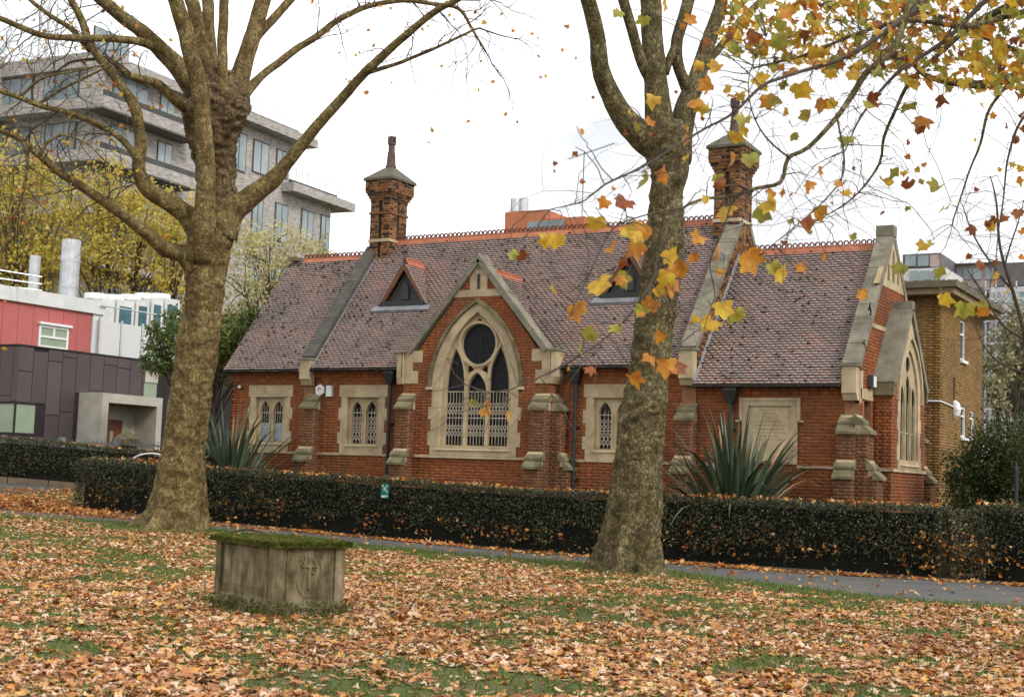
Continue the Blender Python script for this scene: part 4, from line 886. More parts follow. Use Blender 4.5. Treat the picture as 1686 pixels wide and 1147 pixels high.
# sparse brown twiggy gap between the hedges
M['twigs'] = mk('dead_twig', [(.045,.033,.022),(.09,.066,.04)], 8, .9, .5)
tw = MB()
for i in range(90):
    p = Vector((random.uniform(-.45,.5), random.uniform(-3.5,-2.9), gz(0))); d = Vector((random.gauss(0,.25), random.gauss(0,.25), 1)).normalized(); pts = [p]; 
    for k in range(5): d = (d+Vector((random.gauss(0,.25), random.gauss(0,.25), random.gauss(0,.1)))).normalized(); pts.append(pts[-1]+d*random.uniform(.14,.27))
    tw.tube(pts, [.007,.006,.005,.004,.003,.002], 4, False)
tw = tag(tw.obj('dead_shrub', M['twigs']), 'sparse brown twiggy gap between the two stretches of hedge at the right', 'shrub')
V, F = quads(np.column_stack([RNG.uniform(-.6,.65,5200), RNG.uniform(-3.45,-2.9,5200), RNG.uniform(.1,1.33,5200)]), RNG.uniform(.04,.09,5200)); o = bpy.data.objects.new('foliage', npmesh('foliage', V, F, M['yew'])); link(o, tw); o['kind'] = 'stuff'
Pf = np.column_stack([RNG.uniform(-.6,.7,150), RNG.uniform(-3.65,-3.1,150), RNG.uniform(.05,.9,150)]); leaf_cloud('caught_leaves', Pf, RNG.uniform(.06,.14,150), 1.0, M['litter_orange'], tw)
# =================================================================== PLANE TREES
def bark(name, cols, dirt, vs=17, crack=.75):
    m = mk(name, cols, 3.2, .88, 0, .8, 22, .2, detail=12, dirt=dirt, dirtscale=11, dirtamt=.75, nrough=.66, bdist=.04, dist=.3)
    n, l = m.node_tree.nodes, m.node_tree.links; b = n['Principled BSDF']; geo = n['Geometry']
    mp = n.new('ShaderNodeMapping'); mp.inputs['Scale'].default_value = (1, 1, .7); l.new(geo.outputs['Position'], mp.inputs[0])
    nz = n.new('ShaderNodeTexNoise'); nz.inputs['Scale'].default_value = 9; nz.inputs['Detail'].default_value = 5; l.new(mp.outputs[0], nz.inputs['Vector'])
    va = n.new('ShaderNodeVectorMath'); va.operation = 'MULTIPLY_ADD'; l.new(nz.outputs['Color'], va.inputs[0]); va.inputs[1].default_value = (.16, .16, .16); l.new(mp.outputs[0], va.inputs[2])
    vo = n.new('ShaderNodeTexVoronoi'); vo.feature = 'DISTANCE_TO_EDGE'; vo.inputs['Scale'].default_value = vs; l.new(va.outputs[0], vo.inputs['Vector'])
    mr = n.new('ShaderNodeMapRange'); mr.inputs[1].default_value = 0; mr.inputs[2].default_value = .13; mr.inputs[3].default_value = crack; mr.inputs[4].default_value = 0; l.new(vo.outputs['Distance'], mr.inputs[0])
    vc = n.new('ShaderNodeTexVoronoi'); vc.inputs['Scale'].default_value = vs; l.new(va.outputs[0], vc.inputs['Vector'])
    hv = n.new('ShaderNodeMix'); hv.data_type = 'RGBA'; hv.blend_type = 'MULTIPLY'; hv.inputs[0].default_value = .55
    src = b.inputs['Base Color'].links[0].from_socket; sp = n.new('ShaderNodeSeparateColor'); l.new(vc.outputs['Color'], sp.inputs[0])
    mg = n.new('ShaderNodeMapRange'); mg.inputs[3].default_value = .45; mg.inputs[4].default_value = 1.6; l.new(sp.outputs[0], mg.inputs[0]); cc = n.new('ShaderNodeCombineColor'); [l.new(mg.outputs[0], cc.inputs[i]) for i in range(3)]
    l.new(src, hv.inputs[6]); l.new(cc.outputs[0], hv.inputs[7])
    mx = n.new('ShaderNodeMix'); mx.data_type = 'RGBA'; l.new(mr.outputs[0], mx.inputs[0]); l.new(hv.outputs[2], mx.inputs[6]); mx.inputs[7].default_value = (*dirt, 1); l.new(mx.outputs[2], b.inputs['Base Color'])
    bp = n.new('ShaderNodeBump'); bp.inputs['Strength'].default_value = .8; bp.inputs['Distance'].default_value = .03; l.new(vo.outputs['Distance'], bp.inputs['Height'])
    old = b.inputs['Normal'].links[0].from_socket; l.new(old, bp.inputs['Normal']); l.new(bp.outputs[0], b.inputs['Normal'])
    return m
M['bark_l'] = bark('plane_bark', [(0,.07,.044,.017),(.25,.14,.096,.036),(.5,.22,.162,.064),(.72,.30,.233,.10),(.88,.40,.32,.165),(1,.52,.44,.27)], (.05,.032,.014))
M['bark_r'] = bark('dark_plane_bark', [(0,.055,.041,.018),(.25,.105,.080,.035),(.5,.16,.126,.056),(.72,.21,.173,.086),(.88,.25,.215,.13),(1,.37,.33,.23)], (.026,.022,.011), 14, .9)
M['bark_knuckle'] = bark('knuckle_bark', [(0,.05,.032,.018),(.3,.11,.072,.036),(.55,.18,.125,.062),(.8,.26,.19,.10),(1,.36,.28,.17)], (.035,.022,.013), 11)
M['twig'] = mk('twig', [(.045,.034,.022),(.08,.06,.04)], 6, .85)
M['twig_f'] = mk('near_twig', [(.055,.040,.034),(.10,.075,.06)], 6, .8)
LEAFCOL = {'y': [(0,.42,.19,.025),(.3,.60,.36,.035),(.7,.68,.47,.05),(1,.64,.52,.10)], 'o': [(0,.30,.09,.018),(.35,.52,.19,.025),(.75,.63,.30,.035),(1,.66,.43,.06)],
           'g': [(0,.20,.20,.03),(.4,.30,.32,.055),(.8,.42,.38,.06),(1,.52,.36,.05)], 'r': [(0,.10,.025,.012),(.5,.24,.06,.02),(1,.45,.17,.03)]}
for k, c in LEAFCOL.items(): M['leaf_'+k] = mk('leaf_'+k, c, 16, .5, .25, .25, 60, .4, trans=.42, dirt=(.30,.12,.02), dirtscale=14, dirtamt=.6)
def catmull(P, step):
    P = [np.array(p, float) for p in P]; P = [2*P[0]-P[1]]+P+[2*P[-1]-P[-2]]; out = []
    for i in range(1, len(P)-2):
        n = max(1, int(np.linalg.norm(P[i+1][:3]-P[i][:3])/step))
        for k in range(n):
            t = k/n; a, b, c, d = P[i-1], P[i], P[i+1], P[i+2]
            out.append(.5*((2*b)+(c-a)*t+(2*a-5*b+4*c-d)*t*t+(3*b-a-3*c+d)*t**3))
    out.append(P[-2]); return out
def limb_pts(L, step, wig=0.0, seed=0):
    """L: (u,v,depth,halfwidth px) -> resampled world points with radius"""
    W = [np.append(atd(u, v, D), h*D/FPX) for u, v, D, h in L]; W = catmull(W, step)
    if wig:
        for i, w in enumerate(W[1:-1], 1):
            q = Vector(w[:3]); w[:3] += wig*np.array(mnoise.noise_vector(q*1.3+Vector((seed,0,0))))
    return W
def limb_mesh(W, n, rough=.06, fine=.012, flare=None, bumps=()):
    P = [Vector(w[:3]) for w in W]; up = None; V = []; F = []
    for i, p in enumerate(P):
        t = (P[min(i+1, len(P)-1)]-P[max(i-1, 0)]).normalized()
        if up is None: up = Vector((1,0,0)) if abs(t.x) < .9 else Vector((0,1,0))
        up = (up-t*up.dot(t)).normalized(); b = t.cross(up); r = W[i][3]
        for k in range(n):
            a = 2*math.pi*k/n; d = up*math.cos(a)+b*math.sin(a); q = p+d*r
            f = 1+rough*1.5*mnoise.noise(q*1.1)+rough*mnoise.noise(q*2.7+Vector((5,1,2)))
            rr_ = r*f+fine*(mnoise.noise(Vector((q.x*5, q.y*5, q.z*7)))+.7*mnoise.noise(q*11+Vector((9,2,4)))+.6*mnoise.noise(q*24))*min(1, r*4)
            if flare and p.z < flare[1]+flare[0]:
                w = max(0, 1-(p.z-flare[1])/flare[0]); rr_ *= 1+w*w*(.19*math.cos(5*a+1.1+p.z*.3)+.12*math.cos(9*a+.3))
            for bp, br, ba in bumps:
                dd = (q-bp).length_squared
                if dd < br*br*5: rr_ += ba*math.exp(-dd/(br*br))*(1+.5*mnoise.noise(q*14))
            V.append(tuple(p+d*rr_))
    for i in range(len(P)-1):
        for k in range(n): F.append((i*n+k, i*n+(k+1) % n, (i+1)*n+(k+1) % n, (i+1)*n+k))
    F.append(tuple((len(P)-1)*n+k for k in range(n))); F.append(tuple(range(n-1, -1, -1)))
    m = MB(); m.v = V; m.f = F; return m
def grow(mb, p, d, length, r, lvl, tips, rg, droop=.10, wild=.28):
    """thin wandering twig with side shoots"""
    p = Vector(p); d = Vector(d).normalized(); n = max(3, int(length/.16)); pts = [p.copy()]; rad = [r]
    for i in range(n):
        d = (d+Vector((rg.gauss(0,wild), rg.gauss(0,wild), rg.gauss(0,wild)*.8-droop*(i/n)))).normalized(); p = p+d*length/n; pts.append(p.copy()); rad.append(r*(1-.75*(i+1)/n))
        if lvl > 0 and i > 0 and rg.random() < .42: grow(mb, p, d+Vector((rg.gauss(0,.8), rg.gauss(0,.8), rg.gauss(0,.6)-.1)), length*rg.uniform(.35,.65), rad[-1]*.7, lvl-1, tips, rg, droop*1.6, wild)
        elif lvl == 0 and rg.random() < .12: tips.append(p.copy())
    mb.tube(pts, rad, 4, False); tips.append(p.copy())
def leaf_mesh(seed, mat):
    rg = random.Random(seed); LO2 = []
    for (a, r) in LO: LO2.append((a+rg.uniform(-7,7), (r*.85+.12)*rg.uniform(.82,1.1)))
    pts = []
    for i in range(12):
        (a0, r0), (a1, r1) = LO2[i], LO2[(i+1) % 12]; a1 = a1 if a1 > a0 else a1+360
        pts.append((a0, r0))
        if r0 > .6 or r1 > .6: pts.append((a0*.45+a1*.55, (r0*.5+r1*.5)*rg.uniform(.86,.98)+.03))
    c1, c2, c3 = rg.uniform(-1.8,1.8), rg.uniform(-1.8,1.2), rg.uniform(.0,1.7); V = []; F = []; n = len(pts)
    f = lambda x, y: c1*x*x+c2*y*y*.8+c3*abs(x)*.5+.05*math.sin(9*x+3*y+seed)
    for s in (.55, 1.0):
        for a, r in pts: x, y = .5*s*r*math.cos(R(a)), .5*s*r*math.sin(R(a)); V.append((x, y, f(x, y)))
    V.append((0, .05, 0)); F = [(i, (i+1) % n, 2*n) for i in range(n)]+[(i, n+i, n+(i+1) % n, (i+1) % n) for i in range(n)]
    # petiole
    o = len(V); V += [(-.008,-.05,.0),(.008,-.05,.0),(.006,-.5,.06),(-.006,-.5,.06)]; F.append((o, o+1, o+2, o+3))
    me = bpy.data.meshes.new('leaf'); me.from_pydata(V, [], F); me.materials.append(mat); me.update()
    for p in me.polygons: p.use_smooth = True
    return me
LEAFM = {k: [leaf_mesh(i*7+ord(k), M['leaf_'+k]) for i in range(6)] for k in LEAFCOL}
def hang_leaf(parent, p, size, col, rg, sp=1.0):
    o = bpy.data.objects.new('leaf', rg.choice(LEAFM[col])); link(o, parent)
    # stem end (local -y*.5) at p, blade hanging below, face turned more or less to the viewer
    down = Vector((rg.gauss(0,.6), rg.gauss(0,.6), -1)).normalized(); nrm = Vector((-FW[0]+rg.gauss(0,sp), -FW[1]+rg.gauss(0,sp), rg.gauss(.2,.7*sp)))
    nrm = (nrm-down*nrm.dot(down)).normalized(); x = down.cross(nrm)
    Mx = Matrix((x, down, nrm)).transposed().to_4x4(); o.matrix_basis = Matrix.Translation(Vector(p)+down*size*.5) @ Mx @ Matrix.Scale(size, 4)
    return o
def plane_tree(name, loc, label, trunk, limbs, bk, seed, flare, extra_burrs=(), twig_every=.55, tl=(1.0, 2.6), nleaf=120, lsize=(.10,.17), colw='yoorg', droop=.16, upfade=True, ts=.88):
    rg = random.Random(seed); T = thing(name, loc, label, 'tree')
    BU = [(Vector(atd(b[0], b[1], b[2]-.15)), b[3]*b[2]/FPX*1.1, b[3]*b[2]/FPX*.8) for b in extra_burrs]
    W = limb_pts([(a, b, c, d*ts if b < 840 else d) for a, b, c, d in trunk], .034); m = limb_mesh(W, 110, .05, .032, flare, BU)
    tr = m.obj('trunk', M[bk], T, True); tips = []; tm_ = MB()
    for li, (spec, tw) in enumerate(limbs):
        W = limb_pts(spec, .12, .03, li); 
        if upfade and spec[-1][1] <= 5:                     # limbs that leave the picture go on above it
            d = W[-1][:3]-W[-4][:3]; d /= np.linalg.norm(d); r = W[-1][3]
            for k in range(1, 22): d = d+np.array(mnoise.noise_vector(Vector(W[-1][:3])*.7))*.10; d /= np.linalg.norm(d); W.append(np.append(W[-1][:3]+d*.15, r*(1-.04*k)))
        (limb_mesh(limb_pts(spec, .035), 84, .12, .065, None, BU) if li == 0 and not tw else limb_mesh(W, 20 if W[0][3] > .1 else 10, .05, .012)).obj('limb' if W[0][3] > .06 else 'branch', M['bark_knuckle' if li == 0 and not tw else bk], T, True)
        if not tw: continue
        acc = rg.random()*twig_every
        for i in range(int(len(W)*tw[0]), len(W)-1):
            acc += np.linalg.norm(W[i+1][:3]-W[i][:3])
            if acc > twig_every*tw[1]:
                acc = rg.random()*twig_every*.5; d = Vector(W[i+1][:3]-W[i][:3]).normalized(); side = d.cross(Vector((rg.gauss(0,1), rg.gauss(0,1), rg.gauss(0,1)))).normalized()
                grow(tm_, W[i][:3], d*.6+side+Vector((0,0,-.15)), rg.uniform(*tl), min(.016, W[i][3]*.4), 2, tips, rg, droop)
        grow(tm_, W[-1][:3], Vector(W[-1][:3]-W[-3][:3]), 1.6, max(.006, W[-1][3]*.8), 2, tips, rg, droop)
    o = tm_.obj('twigs', M['twig'], T); o['kind'] = 'stuff'
    rg.shuffle(tips)
    vis = [p for p in tips if -60 < proj(p)[0] < 1750 and -60 < proj(p)[1] < 700]
    for p in vis[:nleaf]: hang_leaf(T, p, rg.uniform(*lsize), rg.choice(colw), rg)
    return T, tips
D = 31.8
trunkL = [(286,886,D,74),(287,870,D,61),(291,846,D,49),(296,800,D,49),(302,750,D,41),(307,700,D,39),(315,640,D,38),(323,590,D,37.5),(331,530,D,37),(337,480,D,36),(341,445,D,37),(343,415,D,40),(348,390,D,41),(352,360,D+.1,40)]
limbsL = [
 ([(349,410,D,24),(352,375,D+.1,29),(356,335,D+.3,31),(358,290,D+.4,31),(354,245,D+.4,35),(352,205,D+.4,44),(354,170,D+.4,50),(358,140,D+.4,46),(360,118,D+.4,34)], None),
 ([(330,425,D-.3,24),(334,381,D-.6,22),(338,341,D-.7,17),(338,290,D-.7,15),(338,241,D-.7,14),(334,190,D-.7,14),(328,140,D-.7,14),(316,95,D-.8,13.5),(306,55,D-.8,13),(289,0,D-.9,12)], (.8,1)),
 ([(345,150,D+.2,30),(318,135,D+.2,24),(296,112,D,17),(268,84,D-.2,14),(240,58,D-.4,12),(205,30,D-.6,11),(167,0,D-.8,9.5)], (.5,1)),
 ([(262,82,D-.2,9),(233,70,D-.6,7),(190,64,D-1.0,6),(133,62,D-1.4,5.5),(67,58,D-1.8,5),(0,30,D-2.2,4.5),(-50,10,D-2.4,4)], (.15,.8)),
 ([(310,175,D+.1,14),(290,166,D-.1,9),(262,140,D-.3,7.5),(236,130,D-.5,6.5),(208,122,D-.7,6),(188,104,D-.9,5),(170,96,D-1.0,4)], (.3,.7)),
 ([(150,85,D-1.0,5),(120,50,D-1.2,4.5),(90,30,D-1.4,4),(50,0,D-1.6,3.5)], (.1,.8)),
 ([(340,140,D+.5,18),(332,90,D+.6,12.5),(324,45,D+.7,11.5),(315,0,D+.8,11)], (.8,1)),
 ([(350,135,D+.8,14),(347,90,D+1.0,10.5),(344,45,D+1.2,10),(342,0,D+1.4,9.5)], (.8,1)),
 ([(366,160,D-.1,12),(366,128,D-.1,9),(367,80,D-.1,8.5),(368,40,D-.1,8),(369,0,D-.1,8)], (.8,1)),
 ([(385,160,D+.4,22),(394,130,D+.4,17),(402,100,D+.4,14.5),(418,55,D+.5,13.5),(433,0,D+.6,13)], (.8,1)),
 ([(414,74,D+.5,8),(428,55,D+.6,7.5),(446,36,D+.7,7),(478,0,D+.9,6.5)], (.4,1)),
 ([(400,155,D+.5,11),(418,138,D+.7,7.5),(441,117,D+.9,6.5),(481,87,D+1.2,6),(521,60,D+1.5,5.5),(561,31,D+1.8,5),(601,11,D+2.1,4.5),(661,2,D+2.4,4),(713,6,D+2.6,3.5),(755,14,D+2.8,3),(778,48,D+2.9,2.3),(800,86,D+3,1.6)], (.25,.75)),
 ([(362,385,D,30),(380,350,D,22),(409,326,D,18),(449,297,D-.1,15),(473,269,D-.2,11),(521,209,D-.4,9),(561,164,D-.6,8),(601,120,D-.8,7.3),(661,64,D-1.1,6.5),(721,16,D-1.4,5.5),(752,0,D-1.6,5)], (.45,.9)),
 ([(604,120,D-.8,4),(640,108,D-.8,3.3),(661,101,D-.8,3),(721,77,D-.9,2.6),(778,50,D-1,2.2)], (.3,.9)),
 ([(332,385,D-.1,24),(306,352,D-.3,17),(280,333,D-.4,15),(246,313,D-.6,13),(229,280,D-.7,11.5),(232,230,D-.8,9.5),(222,178,D-.9,8.5),(198,140,D-1,7.5),(172,105,D-1.1,7),(150,73,D-1.2,6.5),(133,30,D-1.3,6),(117,0,D-1.4,5.5)], (.5,.9)),
 ([(228,268,D-.7,7),(200,228,D-1,5.5),(157,203,D-1.3,5),(110,185,D-1.6,4.5),(67,175,D-1.9,4.5),(17,155,D-2.2,4),(-40,140,D-2.5,3.5)], (.2,.7)),
 ([(60,174,D-1.9,3),(100,150,D-1.8,2.2),(150,122,D-1.8,2),(185,108,D-1.7,1.6)], (.2,.9)),
 ([(30,160,D-2.1,3),(70,130,D-2.2,2),(120,118,D-2.3,1.6),(175,105,D-2.4,1.2)], (.2,.9)),
 ([(326,440,D-.1,24),(298,416,D-.3,15),(272,411,D-.4,13),(248,389,D-.6,11),(216,364,D-.9,9.5),(190,345,D-1.1,9),(157,323,D-1.3,8),(100,283,D-1.7,7),(60,250,D-2,6),(33,228,D-2.2,5),(0,215,D-2.4,4),(-40,205,D-2.6,3)], (.35,.7)),
 ([(66,255,D-2,4),(74,238,D-2,3),(100,224,D-2,2.2),(140,235,D-2,1.8),(170,262,D-2,1.4)], (.2,.7)),
 ([(38,232,D-2.2,4),(46,262,D-2.2,3),(42,300,D-2.2,2.6),(30,340,D-2.2,2.2),(5,380,D-2.2,1.6)], (.2,.6)),
]
TL, tipsL = plane_tree('plane_tree', (-16.6,-7.3,gz(-16.6)), 'large plane tree with pollarded knuckle and spreading olive limbs at the left, behind the tomb', trunkL, limbsL, 'bark_l', 3, (1.3, .2),
    [(318,700,D-.55,13),(352,655,D-.3,14),(330,560,D-.5,12),(300,610,D-.4,10),(310,445,D-.4,20),(372,470,D-.2,14),(330,215,D-.5,22),(392,190,D,26),(376,235,D-.2,22),(322,165,D-.3,20)], .36, (.9,2.4), 230, (.11,.18), 'yyooorg')
D = 25.3
trunkR = [(1036,964,D,72),(1036,946,D,62),(1038,915,D,52),(1042,880,D,48),(1046,835,D,52),(1048,790,D,47.5),(1053,740,D,45),(1057,700,D,44),(1064,650,D,40.5),(1069,610,D,37),(1075,560,D,37),(1083,490,D,36.5),(1092,425,D,37),(1096,370,D,33),(1098,320,D,30),(1102,285,D,34),(1098,250,D,42),(1090,222,D,46),(1086,205,D,40)]
limbsR = [
 ([(1085,240,D,30),(1048,214,D-.1,23),(1021,187,D-.2,18.5),(1001,145,D-.3,16),(990,110,D-.4,14.5),(985,66,D-.5,13.5),(976,27,D-.6,13),(968,0,D-.7,12.5)], (.8,1)),
 ([(1090,240,D+.1,34),(1084,199,D+.1,24),(1080,150,D+.1,21),(1078,120,D+.1,20),(1075,66,D+.2,18),(1072,0,D+.3,17)], (.85,1)),
 ([(1070,128,D+.1,11),(1058,106,D,9.5),(1044,64,D-.1,9),(1026,0,D-.3,8.5)], (.7,1)),
 ([(1105,255,D+.1,34),(1120,215,D+.2,22),(1132,170,D+.3,17.5),(1144,135,D+.4,15.5),(1162,85,D+.6,13),(1178,34,D+.8,11.5),(1188,0,D+1,11)], (.8,1)),
 ([(1136,150,D+.3,12),(1127,130,D+.3,10),(1117,105,D+.3,9.5),(1115,66,D+.3,10),(1128,20,D+.4,10.5),(1134,0,D+.5,10.5)], (.8,1)),
 ([(1096,122,D+.1,6),(1104,96,D+.2,7),(1114,72,D+.3,7),(1122,40,D+.4,6)], None),
 ([(1165,110,D+.6,8),(1170,97,D+.7,7),(1188,74,D+.9,6.5),(1215,41,D+1.2,6),(1252,2,D+1.5,5.5)], (.4,1)),
]
TRR, tipsR = plane_tree('plane_tree', (-4.95,-7.5,0), 'stout plane tree with flared mossy base in front of the chapel', trunkR, limbsR, 'bark_r', 8, (1.4, .1),
    [(1075,620,D-.4,16),(1092,575,D-.3,15),(1020,720,D-.35,18),(1098,718,D-.25,16),(1066,668,D-.5,18),(1092,660,D-.35,18),(1050,790,D-.5,14),(1115,400,D-.2,12),(1110,465,D-.3,10),(1050,690,D-.5,12)], .6, (.8,1.8), 60, (.10,.16), 'yoorg')
# ---------------- third tree, trunk outside the frame on the right; its low branches hang into the picture
rg = random.Random(21)
gx = atd(2150, 700, 12.5); T3 = thing('plane_tree', (gx[0], gx[1], 0), 'plane tree outside the right edge whose leafy autumn branches hang across the top right', 'tree')
tb_ = atd(2150, 0, 12.5)
W = [np.array([gx[0], gx[1], z, r]) for z, r in ((-.1,.75),(.3,.55),(1,.45),(2.5,.42),(4,.40),(5.5,.36),(7.5,.28),(10,.18))]
limb_mesh(catmull(W, .12), 28, .06, .015, (.8, 0)).obj('trunk', M['bark_r'], T3, True)
BR3 = [
 [(2150,-60,12.5,26),(1900,-150,12,17),(1700,-90,11.4,11),(1570,-45,10.9,8),(1506,0,10.5,7),(1484,40,10.3,6.5),(1466,84,10.1,6),(1426,121,10,5.5),(1404,157,9.9,5),(1378,194,9.8,4.5),(1334,242,9.7,4),(1301,260,9.6,3.8),(1289,298,9.5,3.6),(1250,309,9.4,3.2),(1205,325,9.3,2.8),(1165,329,9.2,2.5),(1129,341,9.1,2.2),(1098,370,9,2),(1078,400,9,1.8),(1088,450,8.9,1.5),(1112,520,8.9,1.1)],
 [(1600,-60,11,7),(1500,20,10.4,5),(1400,92,10,3.8),(1298,126,9.8,3),(1255,142,9.7,2.8),(1208,186,9.6,2.5),(1158,212,9.5,2.3),(1112,239,9.4,2.1),(1059,275,9.3,1.9),(999,305,9.2,1.7),(966,331,9.2,1.4),(933,341,9.1,1.2),(905,345,9.1,.9)],
 [(2150,60,12.5,24),(1850,110,12.6,13),(1686,125,12.5,9),(1616,137,12.3,7.5),(1535,128,12,5),(1500,104,11.8,3.5),(1470,96,11.7,2.5)],
 [(1850,-40,14,9),(1720,60,14,6),(1656,143,14,3.2),(1627,183,14,2.7),(1612,238,14,2.2),(1594,282,14,1.7),(1568,370,14,1.1)],
 [(1750,-30,12.4,8),(1620,30,12.2,5.5),(1560,80,12,4.5),(1499,135,12,3.6),(1473,183,12,3),(1455,227,12,2.6),(1448,271,12,2.2),(1404,326,12,1.4),(1330,372,12,.9)],
 [(1098,372,9,1.8),(1085,440,8.9,1.8),(1046,509,8.8,1.8),(999,555,8.8,1.6),(950,588,8.7,1.5),(900,615,8.7,1.3),(837,644,8.6,1.2),(808,649,8.6,1.1),(767,635,8.6,1),(749,617,8.6,.9),(736,589,8.6,.7)],
 [(1800,0,11.5,9),(1686,20,11.2,6),(1600,42,10.9,4.6),(1500,34,10.6,3.8),(1400,62,10.3,3),(1320,92,10.1,2.2),(1240,112,9.9,1.5)],
 [(1760,-60,10.6,7),(1650,-20,10.6,5),(1560,62,10.5,4),(1480,120,10.4,3),(1420,190,10.3,2),(1390,250,10.2,1.3)],
 [(1820,60,13.4,9),(1720,90,13.3,6),(1640,70,13.2,4.5),(1560,30,13,3.4),(1480,10,12.8,2.4),(1400,-10,12.6,1.8)],
 [(1750,150,16,4),(1690,190,16,2.6),(1660,260,16,1.8),(1650,340,16,1.3),(1640,430,16,.9)],
 [(1301,260,9.6,2),(1262,225,9.6,1.6),(1240,180,9.5,1.3),(1238,120,9.5,1),(1262,60,9.5,.8)],
 [(1129,341,9.1,1.5),(1060,352,9,1.4),(1010,372,8.9,1.2),(985,420,8.9,1),(960,480,8.8,.8),(940,520,8.8,.6)],
 [(1205,325,9.3,1.6),(1190,380,9.2,1.3),(1170,430,9.2,1.1),(1180,490,9.2,.9),(1160,540,9.2,.6)],
 [(1378,194,9.8,2),(1392,280,9.8,1.6),(1360,330,9.8,1.2),(1300,380,9.8,1),(1250,420,9.8,.7)],
 [(837,644,8.6,.9),(822,668,8.6,.8),(800,668,8.6,.6)],
]
nodes3 = []
for i, spec in enumerate(BR3):
    u0, v0, D0, h0 = spec[0]
    if 1590 < u0 < 2140 and h0 > 3.5: spec = [(2150, v0-30, 12.5, h0*1.7), ((2150+u0)/2, v0-45, (12.5+D0)/2, h0*1.35)]+spec
    W = limb_pts(spec, .06, .025, i+40); limb_mesh(W, 7, .05, .003).obj('branch', M['bark_r' if spec[0][3] > 12 else 'twig_f'], T3, True)
    nodes3 += [w for w in W if w[3] < .03]
N3 = np.array(nodes3)
LIST = """981 356 40 y;1009 330 28 o;1039 333 32 r;1026 376 35 y;1072 370 44 o;1066 400 44 o;1046 383 30 y;1099 409 42 y;1102 433 42 o;1105 446 36 y;1092 462 42 o;1071 474 26 y;1086 494 36 o;1067 506 28 g;1052 514 16 o;1099 549 26 o;1042 451 40 g;1008 409 32 o;1024 426 22 r;980 462 52 y;938 499 42 o;1016 456 24 o;989 545 34 g;1021 539 34 g;956 562 34 g;938 603 16 o;965 605 24 r;1071 585 36 o;1099 588 42 o;1115 595 38 r;1033 615 38 o;1158 390 34 o;1132 419 24 o;1185 408 36 o;1223 413 52 o;1192 443 18 o;1185 494 42 y;1203 510 38 g;1153 525 38 y;1180 530 38 y;1202 340 38 y;1238 340 48 g;1251 333 38 y;1281 439 42 y;1262 432 30 g;1300 441 30 o;920 383 38 y;907 469 20 y;846 416 28 r;836 414 22 g;794 672 36 o;776 657 16 g;830 682 20 o;905 383 36 y;1041 331 34 r;1086 275 38 o;1069 295 36 g;1076 199 20 o;1044 202 22 g;1081 159 30 y;1031 182 16 y;1145 166 32 o;1170 172 30 y;1185 142 34 o;1193 106 32 y;1144 99 28 o;1157 61 28 r;1198 50 30 r;1197 68 28 g;1137 23 26 o;1082 7 36 y;1062 25 28 g;1028 23 24 g;1135 222 36 o;1130 257 22 y;1202 249 36 o;1235 255 36 g;1212 215 32 y;1231 196 32 g;1228 133 38 y;1258 154 36 o;1284 159 34 g;1258 86 26 g;1253 53 30 r;1286 53 38 g;1284 12 36 o;1260 109 32 g;1294 119 34 o;1279 315 22 o;1182 285 22 g;950 214 15 o;948 248 15 r;1172 300 26 r;1310 135 44 y;1345 75 36 y;1360 95 40 g;1390 120 32 y;1330 100 34 o;1335 178 30 g;1360 160 34 o;1420 172 30 g;1457 175 30 o;1440 150 28 r;1400 230 34 g;1340 340 34 o;1308 370 36 r;1470 275 28 g;1445 298 34 y;1500 298 28 r;1532 200 40 o;1518 204 24 r;1495 172 32 g;1545 155 34 r;1512 130 28 y;1557 310 32 g;1560 345 28 y;1530 400 26 y;1497 437 30 g;1548 482 34 y;1590 495 40 g;1630 500 26 g;1625 505 30 o;1650 360 26 r;1665 300 22 o;1680 345 24 r;1540 440 28 g;1585 375 26 r;1600 430 28 r;1420 475 26 o"""
used = 0; twm = MB(); lscale = 1.28
def place(u, v, size_px, col, Dd=None):
    global used
    if Dd is None:
        # depth of the branch nearest in view
        uu, vv, dd = projv(N3[:, :3]); j = int(np.argmin((uu-u)**2+(vv-v)**2)); Dd = dd[j]+rg.uniform(-.35,.35)
    p = Vector(atd(u, v-size_px*.4, Dd)); j = int(np.argmin(((N3[:, :3]-np.array(p))**2).sum(1))); q = Vector(N3[j][:3])
    L = (p-q).length
    if L > .04 and L < 1.6:
        sag = Vector((rg.gauss(0,.10), rg.gauss(0,.10), rg.gauss(.10,.10)))*L; pts = []
        for k in range(10):
            f = k/9; pts.append(q+(p-q)*f+sag*math.sin(math.pi*f)+Vector((rg.gauss(0,1), rg.gauss(0,1), rg.gauss(0,1)))*.018*min(L, 1)*math.sin(math.pi*f))
        twm.tube(pts, [.0046-.00022*k for k in range(10)], 4, False)
    hang_leaf(T3, p, size_px*Dd/FPX*lscale, col, rg, .6 if lscale > 1.1 else .9); used += 1
for it in LIST.split(';'):
    u, v, s, c = it.split(); place(float(u), float(v), float(s), c)
lscale = 1.0
def rnd(n, u0, u1, v0, v1, s0, s1, cols, D0=None, D1=None, f=None):
    k = 0
    while k < n:
        u, v = rg.uniform(u0, u1), rg.uniform(v0, v1)
        if f and not f(u, v): continue
        place(u, v, rg.uniform(s0, s1), rg.choice(cols), None if D0 is None else rg.uniform(D0, D1)); k += 1
rnd(60, 1480, 1700, -20, 135, 20, 36, 'ggyyoor', 10.2, 13)
rnd(40, 1290, 1500, -20, 150, 18, 34, 'gyyoor', 9.6, 11.5, lambda u, v: v < 150-(1500-u)*.25)
rnd(30, 1590, 1700, 120, 480, 14, 26, 'yyorr', 14, 17)
rnd(22, 1290, 1600, 180, 430, 12, 26, 'rrogy', 10, 13)
rnd(26, 1150, 1420, 0, 330, 18, 34, 'yyogo')
